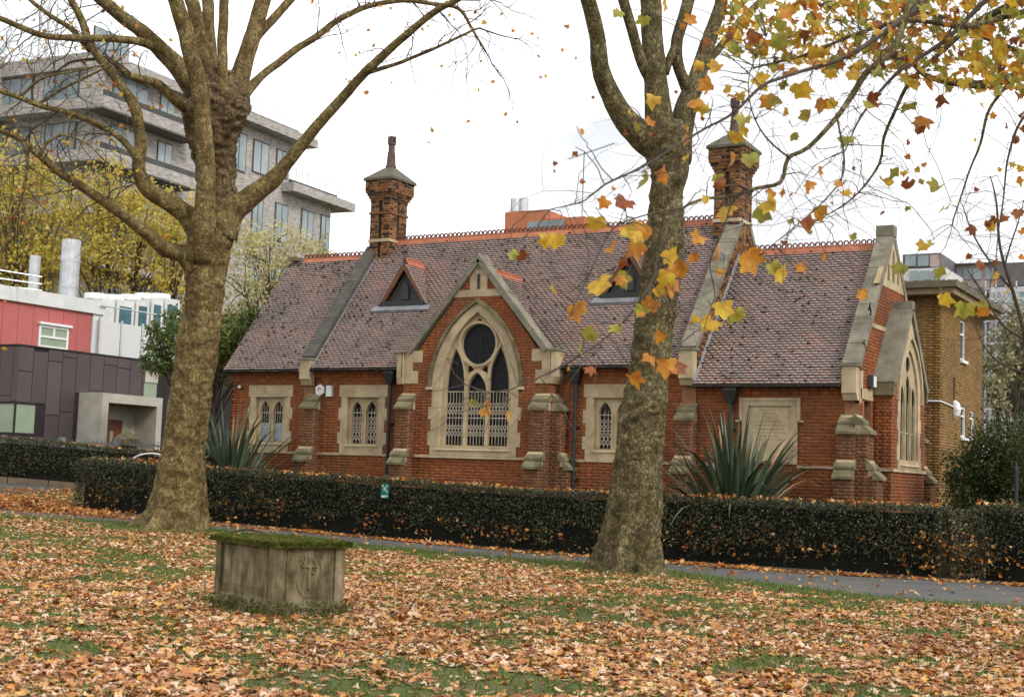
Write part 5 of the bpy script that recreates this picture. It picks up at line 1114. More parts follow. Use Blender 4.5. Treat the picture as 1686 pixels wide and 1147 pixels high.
rnd(14, 900, 1180, 20, 330, 9, 16, 'orr', 14, 18)
for col, n in (('y',330),('g',300),('o',150),('r',110)):
    U = 1710-520*RNG.random(n)**1.15; Vv = RNG.uniform(-30, 165, n)*(.55+.45*(U-1190)/520); Dd = RNG.uniform(9.8, 14, n); PP = np.array([atd(u, v, d) for u, v, d in zip(U, Vv, Dd)])
    leaf_cloud('small_leaves', PP, RNG.uniform(.08, .16, n), 1.3, M['leaf_'+col], T3)
o = twm.obj('twigs', M['twig_f'], T3); o['kind'] = 'stuff'
fine = MB()
for i in range(420):
    w = N3[rg.randrange(len(N3))]; grow(fine, w[:3], Vector((rg.gauss(0,1), rg.gauss(0,1), rg.gauss(-.3,.6))), rg.uniform(.25,.9), .0028, 1, [], rg, .25, .3)
o = fine.obj('fine_twigs', M['twig_f'], T3); o['kind'] = 'stuff'
# =================================================================== SMALL THINGS ON AND AROUND THE CHAPEL
M['signgreen'] = mk('sign_green', [(.0,.13,.085),(.005,.16,.105)], 4, .5)
M['signwhite'] = mk('sign_white', [(.62,.66,.64),(.7,.72,.7)], 4, .5)
ab = thing('alarm_box', (-18.12,-.05,3.85), 'white hexagonal alarm box on the brick wall beside a buttress', 'alarm box')
hx = lambda r, k=1: [(-18.06+r*math.cos(R(60*i+90))*k, 3.85+r*math.sin(R(60*i+90))) for i in range(6)]
one('cover', M['white'], ab, 'prism', hx(.165), FR(0), -.08, 0); one('raised_face', M['white'], ab, 'prism', hx(.125), FR(0), -.10, -.08)
m = MB()
for x0, x1 in ((-.06,-.035),(-.012,.012),(.035,.06)): m.prism([(-18.06+x0*.6,3.93),(-18.06+x1*.6,3.93),(-18.06+x1,3.865),(-18.06+x0,3.865)], FR(0), -.104, -.10)
m.prism(rect(-18.135,-17.985,3.845,3.857), FR(0), -.104, -.10); o = m.obj('red_emblem', M['redmark'], ab); o['kind'] = 'stuff'
one('text_line', M['vent'], ab, 'prism', rect(-18.12,-18.0,3.80,3.808), FR(0), -.103, -.10)
fb = thing('flood_light', (-17.72,-.05,3.82), 'small white box light on the brick wall right of the alarm box', 'light')
one('housing', M['white'], fb, 'box', -17.80, -17.63, -.12, -.01, 3.67, 3.97); one('lens', M['signwhite'], fb, 'prism', rect(-17.785,-17.645,3.70,3.95), FR(-.12), -.006, 0)
sl_ = thing('security_light', (EW, .63, 4.0), 'grey and white box light above the end doorway', 'light')
one('housing', M['vent'], sl_, 'box', EW, EW+.14, .50, .58, 3.95, 4.22); one('lens', M['white'], sl_, 'box', EW, EW+.15, .58, .78, 3.96, 4.20)
cm = thing('wall_camera', (-20.95,-.1,3.95), 'small round white camera on the brick wall left of the end window', 'camera')
one('bracket', M['iron'], cm, 'box', -20.98, -20.92, -.1, -.01, 3.88, 3.94); one('dome', M['white'], cm, 'tube', [(-20.95,-.1,3.90),(-20.95,-.1,3.95),(-20.95,-.1,3.99)], [.05,.055,.02], 10)
# park sign in the hedge
sg = thing('park_sign', (-13.09,-3.72,.95), 'small green notice plate with white symbols fixed on the hedge face', 'sign')
one('plate', M['signgreen'], sg, 'box', -13.20, -12.98, -3.74, -3.725, 1.02, 1.36)
for cx_, cz_, r_ in ((-13.15,1.31,.018),(-13.04,1.31,.018),(-13.035,1.18,.02),(-13.03,1.08,.02),(-13.09,1.24,.038)):
    one('symbol', M['signwhite'], sg, 'prism', [(cx_+r_*math.cos(k*.785), cz_+r_*math.sin(k*.785)*1.1) for k in range(8)], FR(-3.74), -.004, 0)
m = MB()
for x0 in (-13.105,-13.085): m.prism(rect(x0,x0+.012,1.215,1.265), FR(-3.745), -.002, 0)
o = m.obj('pictogram', M['signgreen'], sg); o['kind'] = 'stuff'
one('text_panel', M['signwhite'], sg, 'prism', rect(-13.18,-13.07,1.045,1.09), FR(-3.74), -.003, 0)
one('fixing_clip', M['iron'], sg, 'box', -13.12, -13.06, -3.725, -3.55, 1.15, 1.2)
# fallen stick
st = MB(); st.tube([(-15.0,-6.95,.17),(-14.6,-6.9,.26),(-14.2,-6.95,.25),(-13.7,-6.8,.13)], [.012,.02,.02,.012], 6); tag(st.obj('fallen_stick', M['twig']), 'dark fallen stick lying on the path edge right of the left tree', 'stick')
# =================================================================== PHORMIUMS
M['flax'] = mk('flax_leaf', [(.022,.038,.020),(.042,.065,.034),(.08,.11,.06),(.18,.21,.15)], 3, .45, .8, spec=.5)
M['flax_dead'] = mk('dry_flax_leaf', [(.40,.20,.09),(.55,.33,.17)], 3, .7, .8)
def flax(loc, label, n, hgt, seed, spread):
    rg = random.Random(seed); T = thing('flax_plant', loc, label, 'plant', None); B = Vector(loc)
    for i in range(n):
        a = rg.uniform(0, 2*math.pi); ln = hgt*rg.uniform(.65,1.08); lean = abs(rg.gauss(0, spread)); p = B+Vector((math.cos(a), math.sin(a), 0))*rg.uniform(.02,.22); d = Vector((math.cos(a)*lean, math.sin(a)*lean, 1)).normalized()
        side = d.cross(Vector((math.cos(a), math.sin(a), .3))).normalized(); droop = rg.uniform(.02,.13)+.16*lean+(.25 if rg.random() < .22 else 0); w = rg.uniform(.042,.066); V = []; N = 9
        for k in range(N+1):
            t = k/N; ww = w*(.65+.5*math.sin(math.pi*min(1, t*1.1+.1)))*(1-t**4)+.002; out = d.cross(side)
            V += [p-side*ww+out*ww*.35, p, p+side*ww+out*ww*.35]; d = (d+Vector((math.cos(a)*.25, math.sin(a)*.25, -1))*droop*t*t*1.6).normalized(); p = p+d*ln/N
        F = [(3*k+j, 3*k+j+1, 3*k+j+4, 3*k+j+3) for k in range(N) for j in (0, 1)]
        m = MB(); m.v = [tuple(v) for v in V]; m.f = F; o = m.obj('blade', M['flax_dead' if rg.random() < .07 else 'flax'], T, True)
    return T
q = att(1208, 700, -1.9); flax((q[0]+.05, -1.9, .1), 'spiky grey-green flax plant behind the hedge in front of the inscription tablet', 215, 3.2, 4, .60)
q = att(378, 700, -1.7); flax((q[0]+.1, -1.7, .25), 'spiky dark green flax plant behind the left tree, in front of the end window', 200, 3.2, 9, .58)
# =================================================================== BACK HEDGE, KERB, RAILING, PIER
hedge('dark clipped hedge standing on a low kerb in front of the purple clad building', (-31.8,-2.2), (-25.0,5.0), .95, 1.22, hb=.2, seed=14, leaves=160, caught=40)
kb = MB()
for i in range(8):
    f0, f1 = i/8, (i+1)/8-.003; A = np.array([-31.8,-2.2]); E_ = np.array([6.8,7.2]); nn = np.array([-.727,.687]); p0, p1 = A+E_*f0, A+E_*f1
    one('kerb_block', M['kerb'], None if i == 0 else kerb0, 'hexa', [(*(p0-nn*.06),gz(p0[0])-.1),(*(p1-nn*.06),gz(p1[0])-.1),(*(p1+nn*1.0),gz(p1[0])-.1),(*(p0+nn*1.0),gz(p0[0])-.1),(*(p0-nn*.06),gz(p0[0])+.2),(*(p1-nn*.06),gz(p1[0])+.2),(*(p1+nn*1.0),gz(p1[0])+.2),(*(p0+nn*1.0),gz(p0[0])+.2)])
    if i == 0: kerb0 = bpy.data.objects['kerb_block']; kerb0.name = 'hedge_kerb'; tag(kerb0, 'low brown stone kerb under the left back hedge', 'kerb')
M['railing'] = mk('grey_railing', [(.16,.17,.17),(.22,.23,.23)], 5, .5)
rl_ = thing('railing', (-29.2,2.4,.9), 'grey vertical bar railing behind the left back hedge', 'railing')
A = np.array([-33.0,-1.3]); E_ = np.array([6.8,7.2]); m = MB()
for i in range(76): p = A+E_*i/75; m.box(p[0]-.009,p[0]+.009,p[1]-.009,p[1]+.009,.7,2.36)
o = m.obj('bars', M['railing'], rl_); o['kind'] = 'stuff'
for z in (2.26, 1.2): one('rail', M['railing'], rl_, 'bar', (*A, z), (*(A+E_), z), .03, .04)
for f in (.10, .24, .42, .6, .8): p = A+E_*f; one('post', M['railing'], rl_, 'box', p[0]-.09,p[0]+.09,p[1]-.09,p[1]+.09,.6,2.42)
q = atd(207, 735, 47.5); gp = thing('stone_pier', (q[0], q[1], .8), 'weathered stone gate pier with pyramid cap behind the left hedge', 'pier'); x, y = q[0], q[1]
one('shaft', M['stone_mossy'], gp, 'box', x-.26,x+.26,y-.26,y+.26,.5,2.22); one('cap_moulding', M['stone_mossy'], gp, 'box', x-.40,x+.40,y-.40,y+.40,2.22,2.34)
one('cap_step', M['stone_mossy'], gp, 'box', x-.33,x+.33,y-.33,y+.33,2.34,2.46)
one('cap', M['stone_mossy'], gp, 'hexa', [(x-.30,y-.30,2.46),(x+.30,y-.30,2.46),(x+.30,y+.30,2.46),(x-.30,y+.30,2.46),(x-.04,y-.04,2.74),(x+.04,y-.04,2.74),(x+.04,y+.04,2.74),(x-.04,y+.04,2.74)])
q0 = atd(214, 762, 41.5); m = MB(); w = atd(285, 762, 41.5)-q0; w[2] = 0; m.tube([tuple(q0+w*(.5-.5*math.cos(math.pi*k/16))+np.array([0,0,.36*math.sin(math.pi*k/16)-.05])) for k in range(17)], .022, 6); m.tube([tuple(q0+np.array([0,0,-.05])), (q0[0],q0[1],.4)], .022, 6); p = q0+w; m.tube([tuple(p+np.array([0,0,-.05])), (p[0],p[1],.4)], .022, 6)
tag(m.obj('arched_rail', M['white']), 'thin white arched metal rail showing above the hedge left of the tree', 'rail')
# =================================================================== BROWN BRICK ANNEXE TO THE RIGHT
BX = thing('brick_annexe', (-4.5,10,0), 'flat-roofed brown brick building behind the right end of the chapel', 'building')
f_ = MB().prism(rect(-9,-2.9,-.2,6.95), FR(7.5), 0, .3).obj('front_wall', M['mortar_yellow'], BX)
wins = [rect(9.86,10.50,5.42,6.58), rect(9.95,10.60,3.22,4.10), rect(11.12,11.72,3.24,4.06)]
s_w = MB().prism(rect(7.5,12.76,-.2,6.95), SD(-2.9), -.3, 0, wins).obj('side_wall', M['mortar_yellow'], BX)
one('back_wall', M['mortar_yellow'], BX, 'box', -9,-3.2,12.5,12.75,-.2,6.95)
for ow, fn, sg_, poly, hl in ((f_, FR(7.5), -1, rect(-5.6,-2.9,.9,6.95), ()), (s_w, SD(-2.9), 1, rect(7.5,12.76,.9,6.95), wins)):
    V, F = [], []
    for x0, x1, z0, z1 in lay_bricks(poly, hl): emit_box_face(V, F, fn, x0, x1, z0, z1, sg_*(.006+random.uniform(-.002,.002)))
    o = bpy.data.objects.new('brickwork', npmesh('brickwork', V, F, M['brick_yellow'])); link(o, ow); o['kind'] = 'stuff'
M['roofslab'] = mk('flat_roof', [(.10,.085,.055),(.16,.135,.09)], 3, .9); M['fascia'] = mk('soffit', [(.22,.15,.085),(.28,.2,.12)], 3, .8)
one('roof', M['roofslab'], BX, 'box', -9.4,-2.35,6.95,13.3,7.12,7.30); one('soffit', M['fascia'], BX, 'box', -9.3,-2.45,7.05,13.2,6.95,7.12)
n = 2500; P = np.column_stack([RNG.uniform(-6,-2.35,n), RNG.uniform(6.95,13.2,n), np.full(n,7.3)]); d = RNG.normal(0,.03,(n,3)); d[:,2] = np.abs(d[:,2])+.02; w = RNG.normal(0,.02,(n,3)); V = np.stack([P-w,P+w,P+d],1).reshape(-1,3); o = bpy.data.objects.new('roof_moss', npmesh('roof_moss', V, np.arange(3*n).reshape(-1,3), M['moss'])); link(o, BX); o['kind'] = 'stuff'
for r in wins:
    (a, z0), (b, z1) = r[0], r[2]
    wf = MB().prism(r, SD(-2.9), -.10, -.03, [rect(a+.06,b-.06,z0+.06,(z0+z1)/2+.15), rect(a+.06,b-.06,(z0+z1)/2+.20,z1-.06)]).obj('window', M['white'], BX)
    one('pane', M['glass'], wf, 'prism', rect(a+.05,b-.05,z0+.05,z1-.05), SD(-2.9), -.09, -.08); one('sill', M['white'], wf, 'box', -2.92,-2.82,a-.05,b+.05,z0-.08,z0)
one('bulkhead_light', M['white'], BX, 'tube', [(-2.88,9.02,3.72),(-2.83,9.02,3.80),(-2.80,9.02,3.95),(-2.83,9.02,4.10),(-2.88,9.02,4.18)], [.06,.11,.13,.11,.06], 10)
one('conduit', M['white'], BX, 'tube', [(-4.2,7.47,4.10),(-2.88,7.47,4.08),(-2.87,7.5,4.08),(-2.87,9.0,4.02)], .025, 6); one('vent_pipe', M['iron'], BX, 'tube', [(-2.86,9.0,4.1),(-2.86,9.0,4.85)], .02, 6)
# =================================================================== FOLIAGE MASSES
M['gold'] = mk('golden_leaf', [(.26,.20,.045),(.46,.36,.07),(.60,.49,.10),(.68,.59,.18)], 1.2, .7, .75, trans=.45)
M['gold_pale'] = mk('pale_gold_leaf', [(.28,.24,.11),(.42,.37,.16),(.54,.49,.24),(.6,.56,.34)], 1.2, .7, .7, trans=.4)
M['green'] = mk('green_leaf', [(.03,.055,.010),(.06,.10,.018),(.11,.15,.03),(.24,.22,.04)], 2, .6, .7, trans=.25)
M['bush'] = mk('bush_leaf', [(.014,.024,.008),(.028,.045,.012),(.05,.07,.016),(.13,.13,.03)], 1.6, .55, .65, trans=.2)
M['willow'] = mk('pale_shrub_leaf', [(.16,.15,.07),(.26,.24,.12),(.36,.33,.2)], 1.6, .7, .7, trans=.2)
M['conifer'] = mk('conifer_leaf', [(.015,.03,.012),(.03,.05,.02)], 2, .7, .6)
def mass(name, label, cat, ells, Dd, n, size, mat, base, trunk=True, seed=0, aspect=.6, dz=1.0, sparse=0.0):
    rg = random.Random(seed); T = thing(name, tuple(base), label, cat); Ps = []
    tot = sum(e[2]*e[3] for e in ells)
    tb = MB()
    for (u, v, ru, rv) in ells:
        c = atd(u, v, Dd+rg.uniform(-1,1)*dz); k = Dd/FPX; a, b = ru*k, rv*k; m = max(30, int(n*ru*rv/tot)); ncl = max(10, m//26)
        d = RNG.normal(0,1,(ncl,3)); d /= np.linalg.norm(d,axis=1)[:,None]; cl = d*(RNG.random(ncl)**.42)[:,None]*np.array([a,a*.9,b])+c
        idx = RNG.integers(0, ncl, m); Ps.append(cl[idx]+RNG.normal(0,1,(m,3))*np.array([a,a,b])*.13)
        if trunk:
            top = Vector(c); bp = Vector(base)
            if trunk == 2: bp = bp+Vector((rg.uniform(-.4,.4), rg.uniform(-.4,.4), 0))
            midp = (bp*.45+top*.55)+Vector((rg.gauss(0,.3), rg.gauss(0,.3), -.5))
            tb.tube([bp, (bp+midp)/2+Vector((rg.gauss(0,.1),rg.gauss(0,.1),0)), midp, top], [.16*a**.5,.12*a**.5,.08*a**.5,.02], 7)
            for j in range(0, ncl, 3): q = Vector(cl[j]); s0_ = midp+(top-midp)*rg.random(); tb.tube([s0_, (s0_+q)/2+Vector((0,0,.15)), q], [.03,.02,.008], 4, False)
    P = np.concatenate(Ps); V, F = quads(P, RNG.uniform(.55,1.3,len(P))*size, aspect); o = bpy.data.objects.new('crown', npmesh('crown', V, F, M[mat])); link(o, T); o['kind'] = 'stuff'
    if trunk: tb.obj('trunk', M['twig'], T)
    return T
def gb(u, Dd): p = atd(u, 760, Dd); return (p[0], p[1], gz(p[0]))
G_ = 'golden trees behind the left buildings'
mass('autumn_tree', 'golden autumn tree at the far left edge behind the red building', 'tree', [(20,300,75,75),(70,380,95,75),(10,420,70,70),(60,450,70,45)], 64, 9000, .19, 'gold', gb(50,64), seed=1)
mass('autumn_tree', 'golden autumn tree behind the left plane tree and the white plant enclosure', 'tree', [(165,330,75,80),(230,400,95,95),(290,370,45,70),(150,430,80,60),(290,460,50,60)], 66, 11500, .19, 'gold', gb(215,66), seed=2)
mass('autumn_tree', 'pale golden half-bare tree above the left end of the chapel roof', 'tree', [(445,410,80,60),(400,470,65,70),(490,460,60,75),(530,420,32,35),(440,520,70,50)], 60, 5600, .17, 'gold_pale', gb(455,60), seed=3, sparse=.3)
mass('green_tree', 'small green tree with yellowing leaves behind the left plane tree trunk', 'tree', [(265,575,36,45),(300,545,50,40),(400,545,48,42),(360,590,60,50),(430,520,25,22)], 45, 9000, .12, 'green', gb(350,45), seed=4)
mass('dark_bush', 'big dark green bush beside the brown brick annexe at the right edge', 'bush', [(1610,775,55,65),(1650,750,58,70),(1690,790,60,70),(1590,810,40,45),(1640,820,70,50),(1705,740,45,60)], 33, 26000, .075, 'bush', (atd(1640,800,33)[0], atd(1640,800,33)[1], 0), seed=5, trunk=2, dz=.6)
mass('pale_shrub', 'pale straggly tree in front of the far flats at the right edge', 'tree', [(1650,600,40,55),(1690,560,45,70),(1640,650,35,40)], 58, 3600, .20, 'willow', gb(1670,58), seed=6)
mass('conifer', 'dark green conifer half hidden behind the pale straggly tree', 'tree', [(1672,600,18,28),(1680,650,35,35)], 62, 1500, .2, 'conifer', gb(1676,62), seed=7)
# bare thin tree at the right edge
W0 = [[(1720,760,24,5),(1704,640,24,4.2),(1690,560,24,3.6),(1668,480,24,3),(1650,420,24,2.4),(1642,350,24,1.8),(1630,290,24,1)],[(1668,480,24,2.2),(1630,430,24,1.7),(1600,380,24,1.2),(1580,330,24,.7)],[(1690,560,24,2),(1645,530,24,1.7),(1612,470,24,1.2),(1590,440,24,.8)],[(1700,620,24,2),(1650,600,24,1.6),(1620,570,24,1.1),(1600,520,24,.6)],[(1655,435,24,1.5),(1672,380,24,1.2),(1690,320,24,.8)]]
b0 = atd(1720, 760, 24); bt = thing('bare_sapling', (b0[0], b0[1], 0), 'thin bare-branched young tree at the right edge behind the hedge', 'tree'); rgb = random.Random(5); fm = MB()
for i, sp in enumerate(W0):
    W = limb_pts(sp, .12, .04, i+70)
    if i == 0: W = [np.array([b0[0], b0[1], 0, .06])]+W
    limb_mesh(W, 7, .03, .002).obj('trunk' if i == 0 else 'branch', M['twig'], bt, True)
    for k in range(14): w = W[rgb.randrange(len(W)//3, len(W))]; grow(fm, w[:3], Vector((rgb.gauss(0,1), rgb.gauss(0,1), rgb.gauss(.5,.5))), rgb.uniform(.4,1.1), .006, 1, [], rgb, .05, .2)
o = fm.obj('twigs', M['twig'], bt); o['kind'] = 'stuff'
q = atd(1673, 765, 31); tag(one('dark_post', M['iron'], None, 'tube', [(q[0],q[1],0),(q[0],q[1],2.2),(q[0],q[1],2.35)], [.045,.045,.02], 8), 'thin dark metal post in the bush at the right edge', 'post')
# =================================================================== LEFT: CLAD BUILDING
M['purple'] = mk('purple_panel', [(.055,.040,.042),(.075,.056,.058),(.095,.072,.072)], 1.2, .55, .6, spec=.4)
M['purple_gap'] = mk('panel_gap', [(.02,.016,.016),(.03,.024,.024)], 3, .8)
M['concrete'] = mk('pale_concrete', [(.40,.37,.31),(.50,.465,.40)], 2.5, .85, bump=.2, bscale=40, dirt=(.3,.27,.21), dirtscale=1.6, dirtamt=.5)
M['frost'] = mk('green_frosted_glass', [(.22,.28,.19),(.28,.34,.24)], 1.5, .35, spec=.5)
M['redpanel'] = mk('red_panel', [(.38,.095,.09),(.45,.125,.115)], 2, .55, .5)
M['whitewall'] = mk('white_render', [(.55,.56,.55),(.66,.66,.65)], 2, .7, dirt=(.4,.4,.38), dirtscale=1.2, dirtamt=.4)
M['steel'] = mk('steel', [(.42,.43,.44),(.58,.59,.60)], 3, .35, metal=.7)
M['meshpanel'] = mk('white_mesh', [(.5,.5,.5),(.62,.62,.62)], 40, .6)
M['teal'] = mk('teal_glass', [(.03,.09,.11),(.05,.13,.16)], 2, .2)
SP, CT, ZT = -30.94, .40, 5.35
CB = thing('clad_building', (-34,6,.9), 'low modern building clad in staggered purple-brown panels with a concrete porch', 'building')
one('wall_core', M['purple_gap'], CB, 'box', -40, SP-.03, CT+.03, 12, .4, ZT-.02)
def panels(fn, u0, u1, step, z0, z1, holes, seed, mat='purple', hh=(1.5,2.3), sgn=1):
    rg = random.Random(seed); u = u0
    while u < u1-.05:
        b = min(u+step, u1); z = z0-rg.uniform(0, 1.4)
        while z < z1:
            zt = min(z1, z+rg.uniform(*hh)); za = max(z, z0)
            if zt-za > .15:
                segs = [(za, zt)]
                for h0, h1, hz0, hz1 in holes:
                    if b > h0+.02 and u < h1-.02:
                        segs = [s2 for s1 in segs for s2 in ((s1[0], min(s1[1], hz0)), (max(s1[0], hz1), s1[1])) if s2[1]-s2[0] > .1]
                for p0, p1 in segs: one('panel', M[mat], CB, 'prism', rect(u+.012, b-.012, p0+.012, p1-.012), fn, 0, sgn*.03)
            z = zt
        u = b
pz0, pz1 = ats(61,718,SP)[2], ats(61,664,SP)[2]; pw = ats(61,690,SP)[1]
panels(SD(SP-.03), CT, 6.1, .62, .5, ZT, [(CT,pw,pz0,pz1),(3.05,5.9,.4,3.98)], 2)
panels(FR(CT+.03), -38, SP, .62, .5, ZT, [(-36,SP,pz0,pz1)], 3, sgn=-1)
wn = MB().prism(rect(CT,pw,pz0,pz1), SD(SP-.03), .0, .035, [rect(CT+.05,pw-.09,pz0+.09,pz1-.06)]).obj('window', M['purple_gap'], CB); one('pane', M['frost'], wn, 'prism', rect(CT+.02,pw-.05,pz0+.05,pz1-.03), SD(SP-.03), .0, .015)
wn = MB().prism(rect(-36,SP,pz0,pz1), FR(CT+.03), -.035, 0, [rect(-34.4,SP-.05,pz0+.09,pz1-.06)]).obj('window', M['purple_gap'], CB); one('pane', M['frost'], wn, 'prism', rect(-34.5,SP-.03,pz0+.05,pz1-.03), FR(CT+.03), -.015, 0)
one('roof_edge', M['purple_gap'], CB, 'box', -40, SP+.02, CT-.02, 12, ZT, ZT+.06)
# porch
PX = SP+1.1; p0, p1, pt = 3.1, 5.95, 4.0
one('porch_side', M['concrete'], CB, 'box', SP-.5, PX, p0, p0+.30, .4, pt-.32); one('porch_side', M['concrete'], CB, 'box', SP-.5, PX, p1-.26, p1, .4, pt-.32); one('porch_roof', M['concrete'], CB, 'box', SP-.5, PX, p0, p1, pt-.318, pt)
one('porch_soffit', M['wood'], CB, 'box', SP-.4, PX-.12, p0+.31, p1-.27, pt-.36, pt-.322)
one('porch_back', M['concrete'], CB, 'box', SP-.02, SP+.06, p0+.30, p1-.26, .4, pt-.36)
M['doorwood'] = mk('red_brown_door', [(.12,.035,.018),(.17,.055,.03)], 5, .5, stretch=(1,1,.2))
dr = one('door', M['doorwood'], CB, 'box', SP+.05, SP+.11, p0+.31, p0+1.95, .4, 3.15); one('vision_panel', M['frost'], dr, 'box', SP+.11, SP+.12, p0+1.38, p0+1.52, 1.6, 2.75)
# link piece with glazed strip and brown brick wall
q0, q1 = ats(233,620,SP)[1], ats(247,620,SP)[1]
one('glazed_strip', M['frost'], CB, 'box', SP-.1, SP-.02, 6.12, 6.75, .4, 4.6)
one('link_fascia', M['concrete'], CB, 'box', SP-.1, SP+.02, 6.12, 6.75, 4.6, 5.0)
one('brick_link', M['brick_brown'], CB, 'box', SP-.6, SP-.2, 6.75, 12.0, .4, 5.2)
# red upper storey
RS = -33.2
def onS(u, v, s): q = ats(u, v, s); return q[1], q[2]
ra, rz0 = onS(0, 575, RS); rb, _ = onS(148, 575, RS); rz1 = onS(100, 508, RS)[1]; rzt = onS(100, 497, RS)[1]+.25
ra -= 2
one('upper_core', M['whitewall'], CB, 'box', -42, RS-.03, ra, rb+.02, 5.3, rz1)
n = 9
for i in range(n):
    a, b = ra+(rb-ra)*i/n, ra+(rb-ra)*(i+1)/n; one('red_panel', M['redpanel'], CB, 'prism', rect(a+.008, b-.008, 5.38, rz1-.01), SD(RS-.03), 0, .03)
one('parapet', M['whitewall'], CB, 'box', -42, RS+.12, ra-.1, rb+.55, rz1, rzt); one('white_pier', M['whitewall'], CB, 'box', RS-.5, RS+.03, rb+.03, rb+.5, 5.3, rz1)
w0, wz1 = onS(64, 533, RS); w1, wz0 = onS(110, 577, RS); wz0 = max(wz0, 5.5)
wn = MB().prism(rect(w0,w1,wz0,wz1), SD(RS), -.05, .05, [rect(w0+.08,(w0+w1)/2-.04,(wz0+wz1)/2+.02,wz1-.1), rect((w0+w1)/2+.04,w1-.08,(wz0+wz1)/2+.02,wz1-.1), rect(w0+.08,w1-.08,wz0+.08,(wz0+wz1)/2-.05)]).obj('window', M['white'], CB)
one('pane', M['frost'], wn, 'prism', rect(w0+.05,w1-.05,wz0+.05,wz1-.05), SD(RS), .0, .012); one('window_head', M['white'], wn, 'box', RS, RS+.14, w0-.05, w1+.08, wz1, wz1+.08)
for u, r, vt in ((54,.24,420),(112,.42,394)):
    q = atd(u, 490, 57); fl = one('flue', M['steel'], CB, 'tube', [(q[0],q[1],rzt-.5),(q[0],q[1],atd(u,vt,57)[2])], r*.9, 16)
    for f in (.35,.7): z = rzt+(atd(u,vt,57)[2]-rzt)*f; one('flue_band', M['steel'], fl, 'tube', [(q[0],q[1],z),(q[0],q[1],z+.06)], r*.94, 16)
for dv in (0, 14, 26):
    a, b = atd(-10, 443+dv, 55), atd(69, 456+dv*.85, 56); one('roof_rail', M['steel'], CB, 'tube', [tuple(a), tuple(b)], .03, 6)
# plant enclosure
PEs = -33.0; e0, ez1 = onS(165, 527, PEs); e1, _ = onS(300, 545, PEs); 
PE = thing('plant_enclosure', (-34.5,(e0+e1)/2,5.3), 'white mesh plant enclosure with cooling units on the roof behind the left tree', 'enclosure')
n = 4
for i in range(n):
    a, b = e0+(e1-e0)*i/n, e0+(e1-e0)*(i+1)/n; one('mesh_panel', M['meshpanel'], PE, 'box', PEs-.04, PEs, a+.05, b-.05, 5.3, ez1); one('frame_post', M['steel'], PE, 'box', PEs-.05, PEs+.03, a-.04, a+.04, 5.25, ez1+.1)
one('side_panel', M['meshpanel'], PE, 'box', PEs-3.5, PEs-.05, e0-.03, e0+.02, 5.3, ez1); one('top_rail', M['steel'], PE, 'tube', [(PEs,e0,ez1+.55),(PEs,e1,ez1+.55)], .03, 6)
for k, (u0, u1, v0) in enumerate(((168,190,490),(193,222,492),(225,247,492),(250,270,490),(272,297,490))):
    a, z1 = onS(u0, v0, PEs-.8); b, _ = onS(u1, v0, PEs-.8); c_ = one('cooling_unit', M['whitewall'], PE, 'box', PEs-2.2, PEs-.8, a, b, 5.3, z1)
    one('fan_cowl', M['white'], c_, 'tube', [(PEs-1.5,(a+b)/2,z1),(PEs-1.5,(a+b)/2,z1+.22)], .42, 12)
    if k: one('louvre', M['teal'], c_, 'box', PEs-.8, PEs-.77, a+.15, b-.15, ez1-.1, z1-.25)
# brick house behind the chapel's left end
HS = thing('brick_house', (-30,22,1), 'orange brick house with tiled coping glimpsed behind the left plane tree', 'house')
q = att(372, 520, 18); h1 = att(425, 520, 18)
one('wall', M['brick_yellow'], HS, 'box', q[0]-7, h1[0]+.5, 18, 24, .3, q[2]-.15); one('roof', M['ridge'], HS, 'box', q[0]-7.2, h1[0]+.7, 17.8, 24.2, q[2]-.15, q[2]+.1)
# =================================================================== BRICK TOWER BLOCK (far left)
M['palebrick'] = mk('pale_brick', [(.19,.172,.155),(.29,.265,.243),(.39,.365,.34),(.48,.455,.43)], 2.2, .9, 0, .3, 30, stretch=(.8,.8,5), detail=4)
M['darkband'] = mk('dark_band', [(.045,.045,.045),(.07,.07,.07)], 2, .6); M['tglass'] = mk('tower_glass', [(.12,.16,.17),(.22,.27,.28),(.34,.38,.39)], .35, .15, spec=.6); M['soffit2'] = mk('balcony_soffit', [(.10,.095,.085),(.14,.13,.12)], 2, .8)
th_ = math.atan((1960-843)/FPX); az = YAW+th_
e1v = np.array([math.sin(az), math.cos(az)]); e2v = np.array([-e1v[1], e1v[0]])      # receding right, and along the left-hand face
O_ = atd(166, 175, 95); TW = thing('tower_block', (O_[0], O_[1], 1), 'tall stepped pale brick apartment block with balconies behind the left plane tree', 'building')
nrm = np.array([e1v[1], -e1v[0]])
def onT(u, v, off=0.0):          # pixel -> (a, z) on the right-hand face pushed out by off
    d = ray(u, v); w = O_[:2]+nrm*off-CAM[:2]; k = (w@nrm)/(d[:2]@nrm); q = CAM+d*k; return (q[:2]-O_[:2]-nrm*off)@e1v, q[2]
def tp(a, b, z): p = O_[:2]+e1v*a+e2v*b; return (p[0], p[1], z)
def tb2(name, mat, a0, a1, b0, b1, z0, z1, par=None): return one(name, M[mat], par or TW, 'hexa', [tp(a0,b0,z0),tp(a1,b0,z0),tp(a1,b1,z0),tp(a0,b1,z0),tp(a0,b0,z1),tp(a1,b0,z1),tp(a1,b1,z1),tp(a0,b1,z1)])
aR1, zR1 = onT(478, 248); aR2, zR2 = onT(545, 343); zTop = onT(166, 108)[1]; zA = onT(166,187)[1]; zA1 = onT(166,168)[1]; sth = 3.55
tb2('lower_block', 'palebrick', 0, aR2, 0, 14, 1, zR2); tb2('middle_block', 'palebrick', 0, aR1, 0, 14, zR2-.01, zR1+.6)
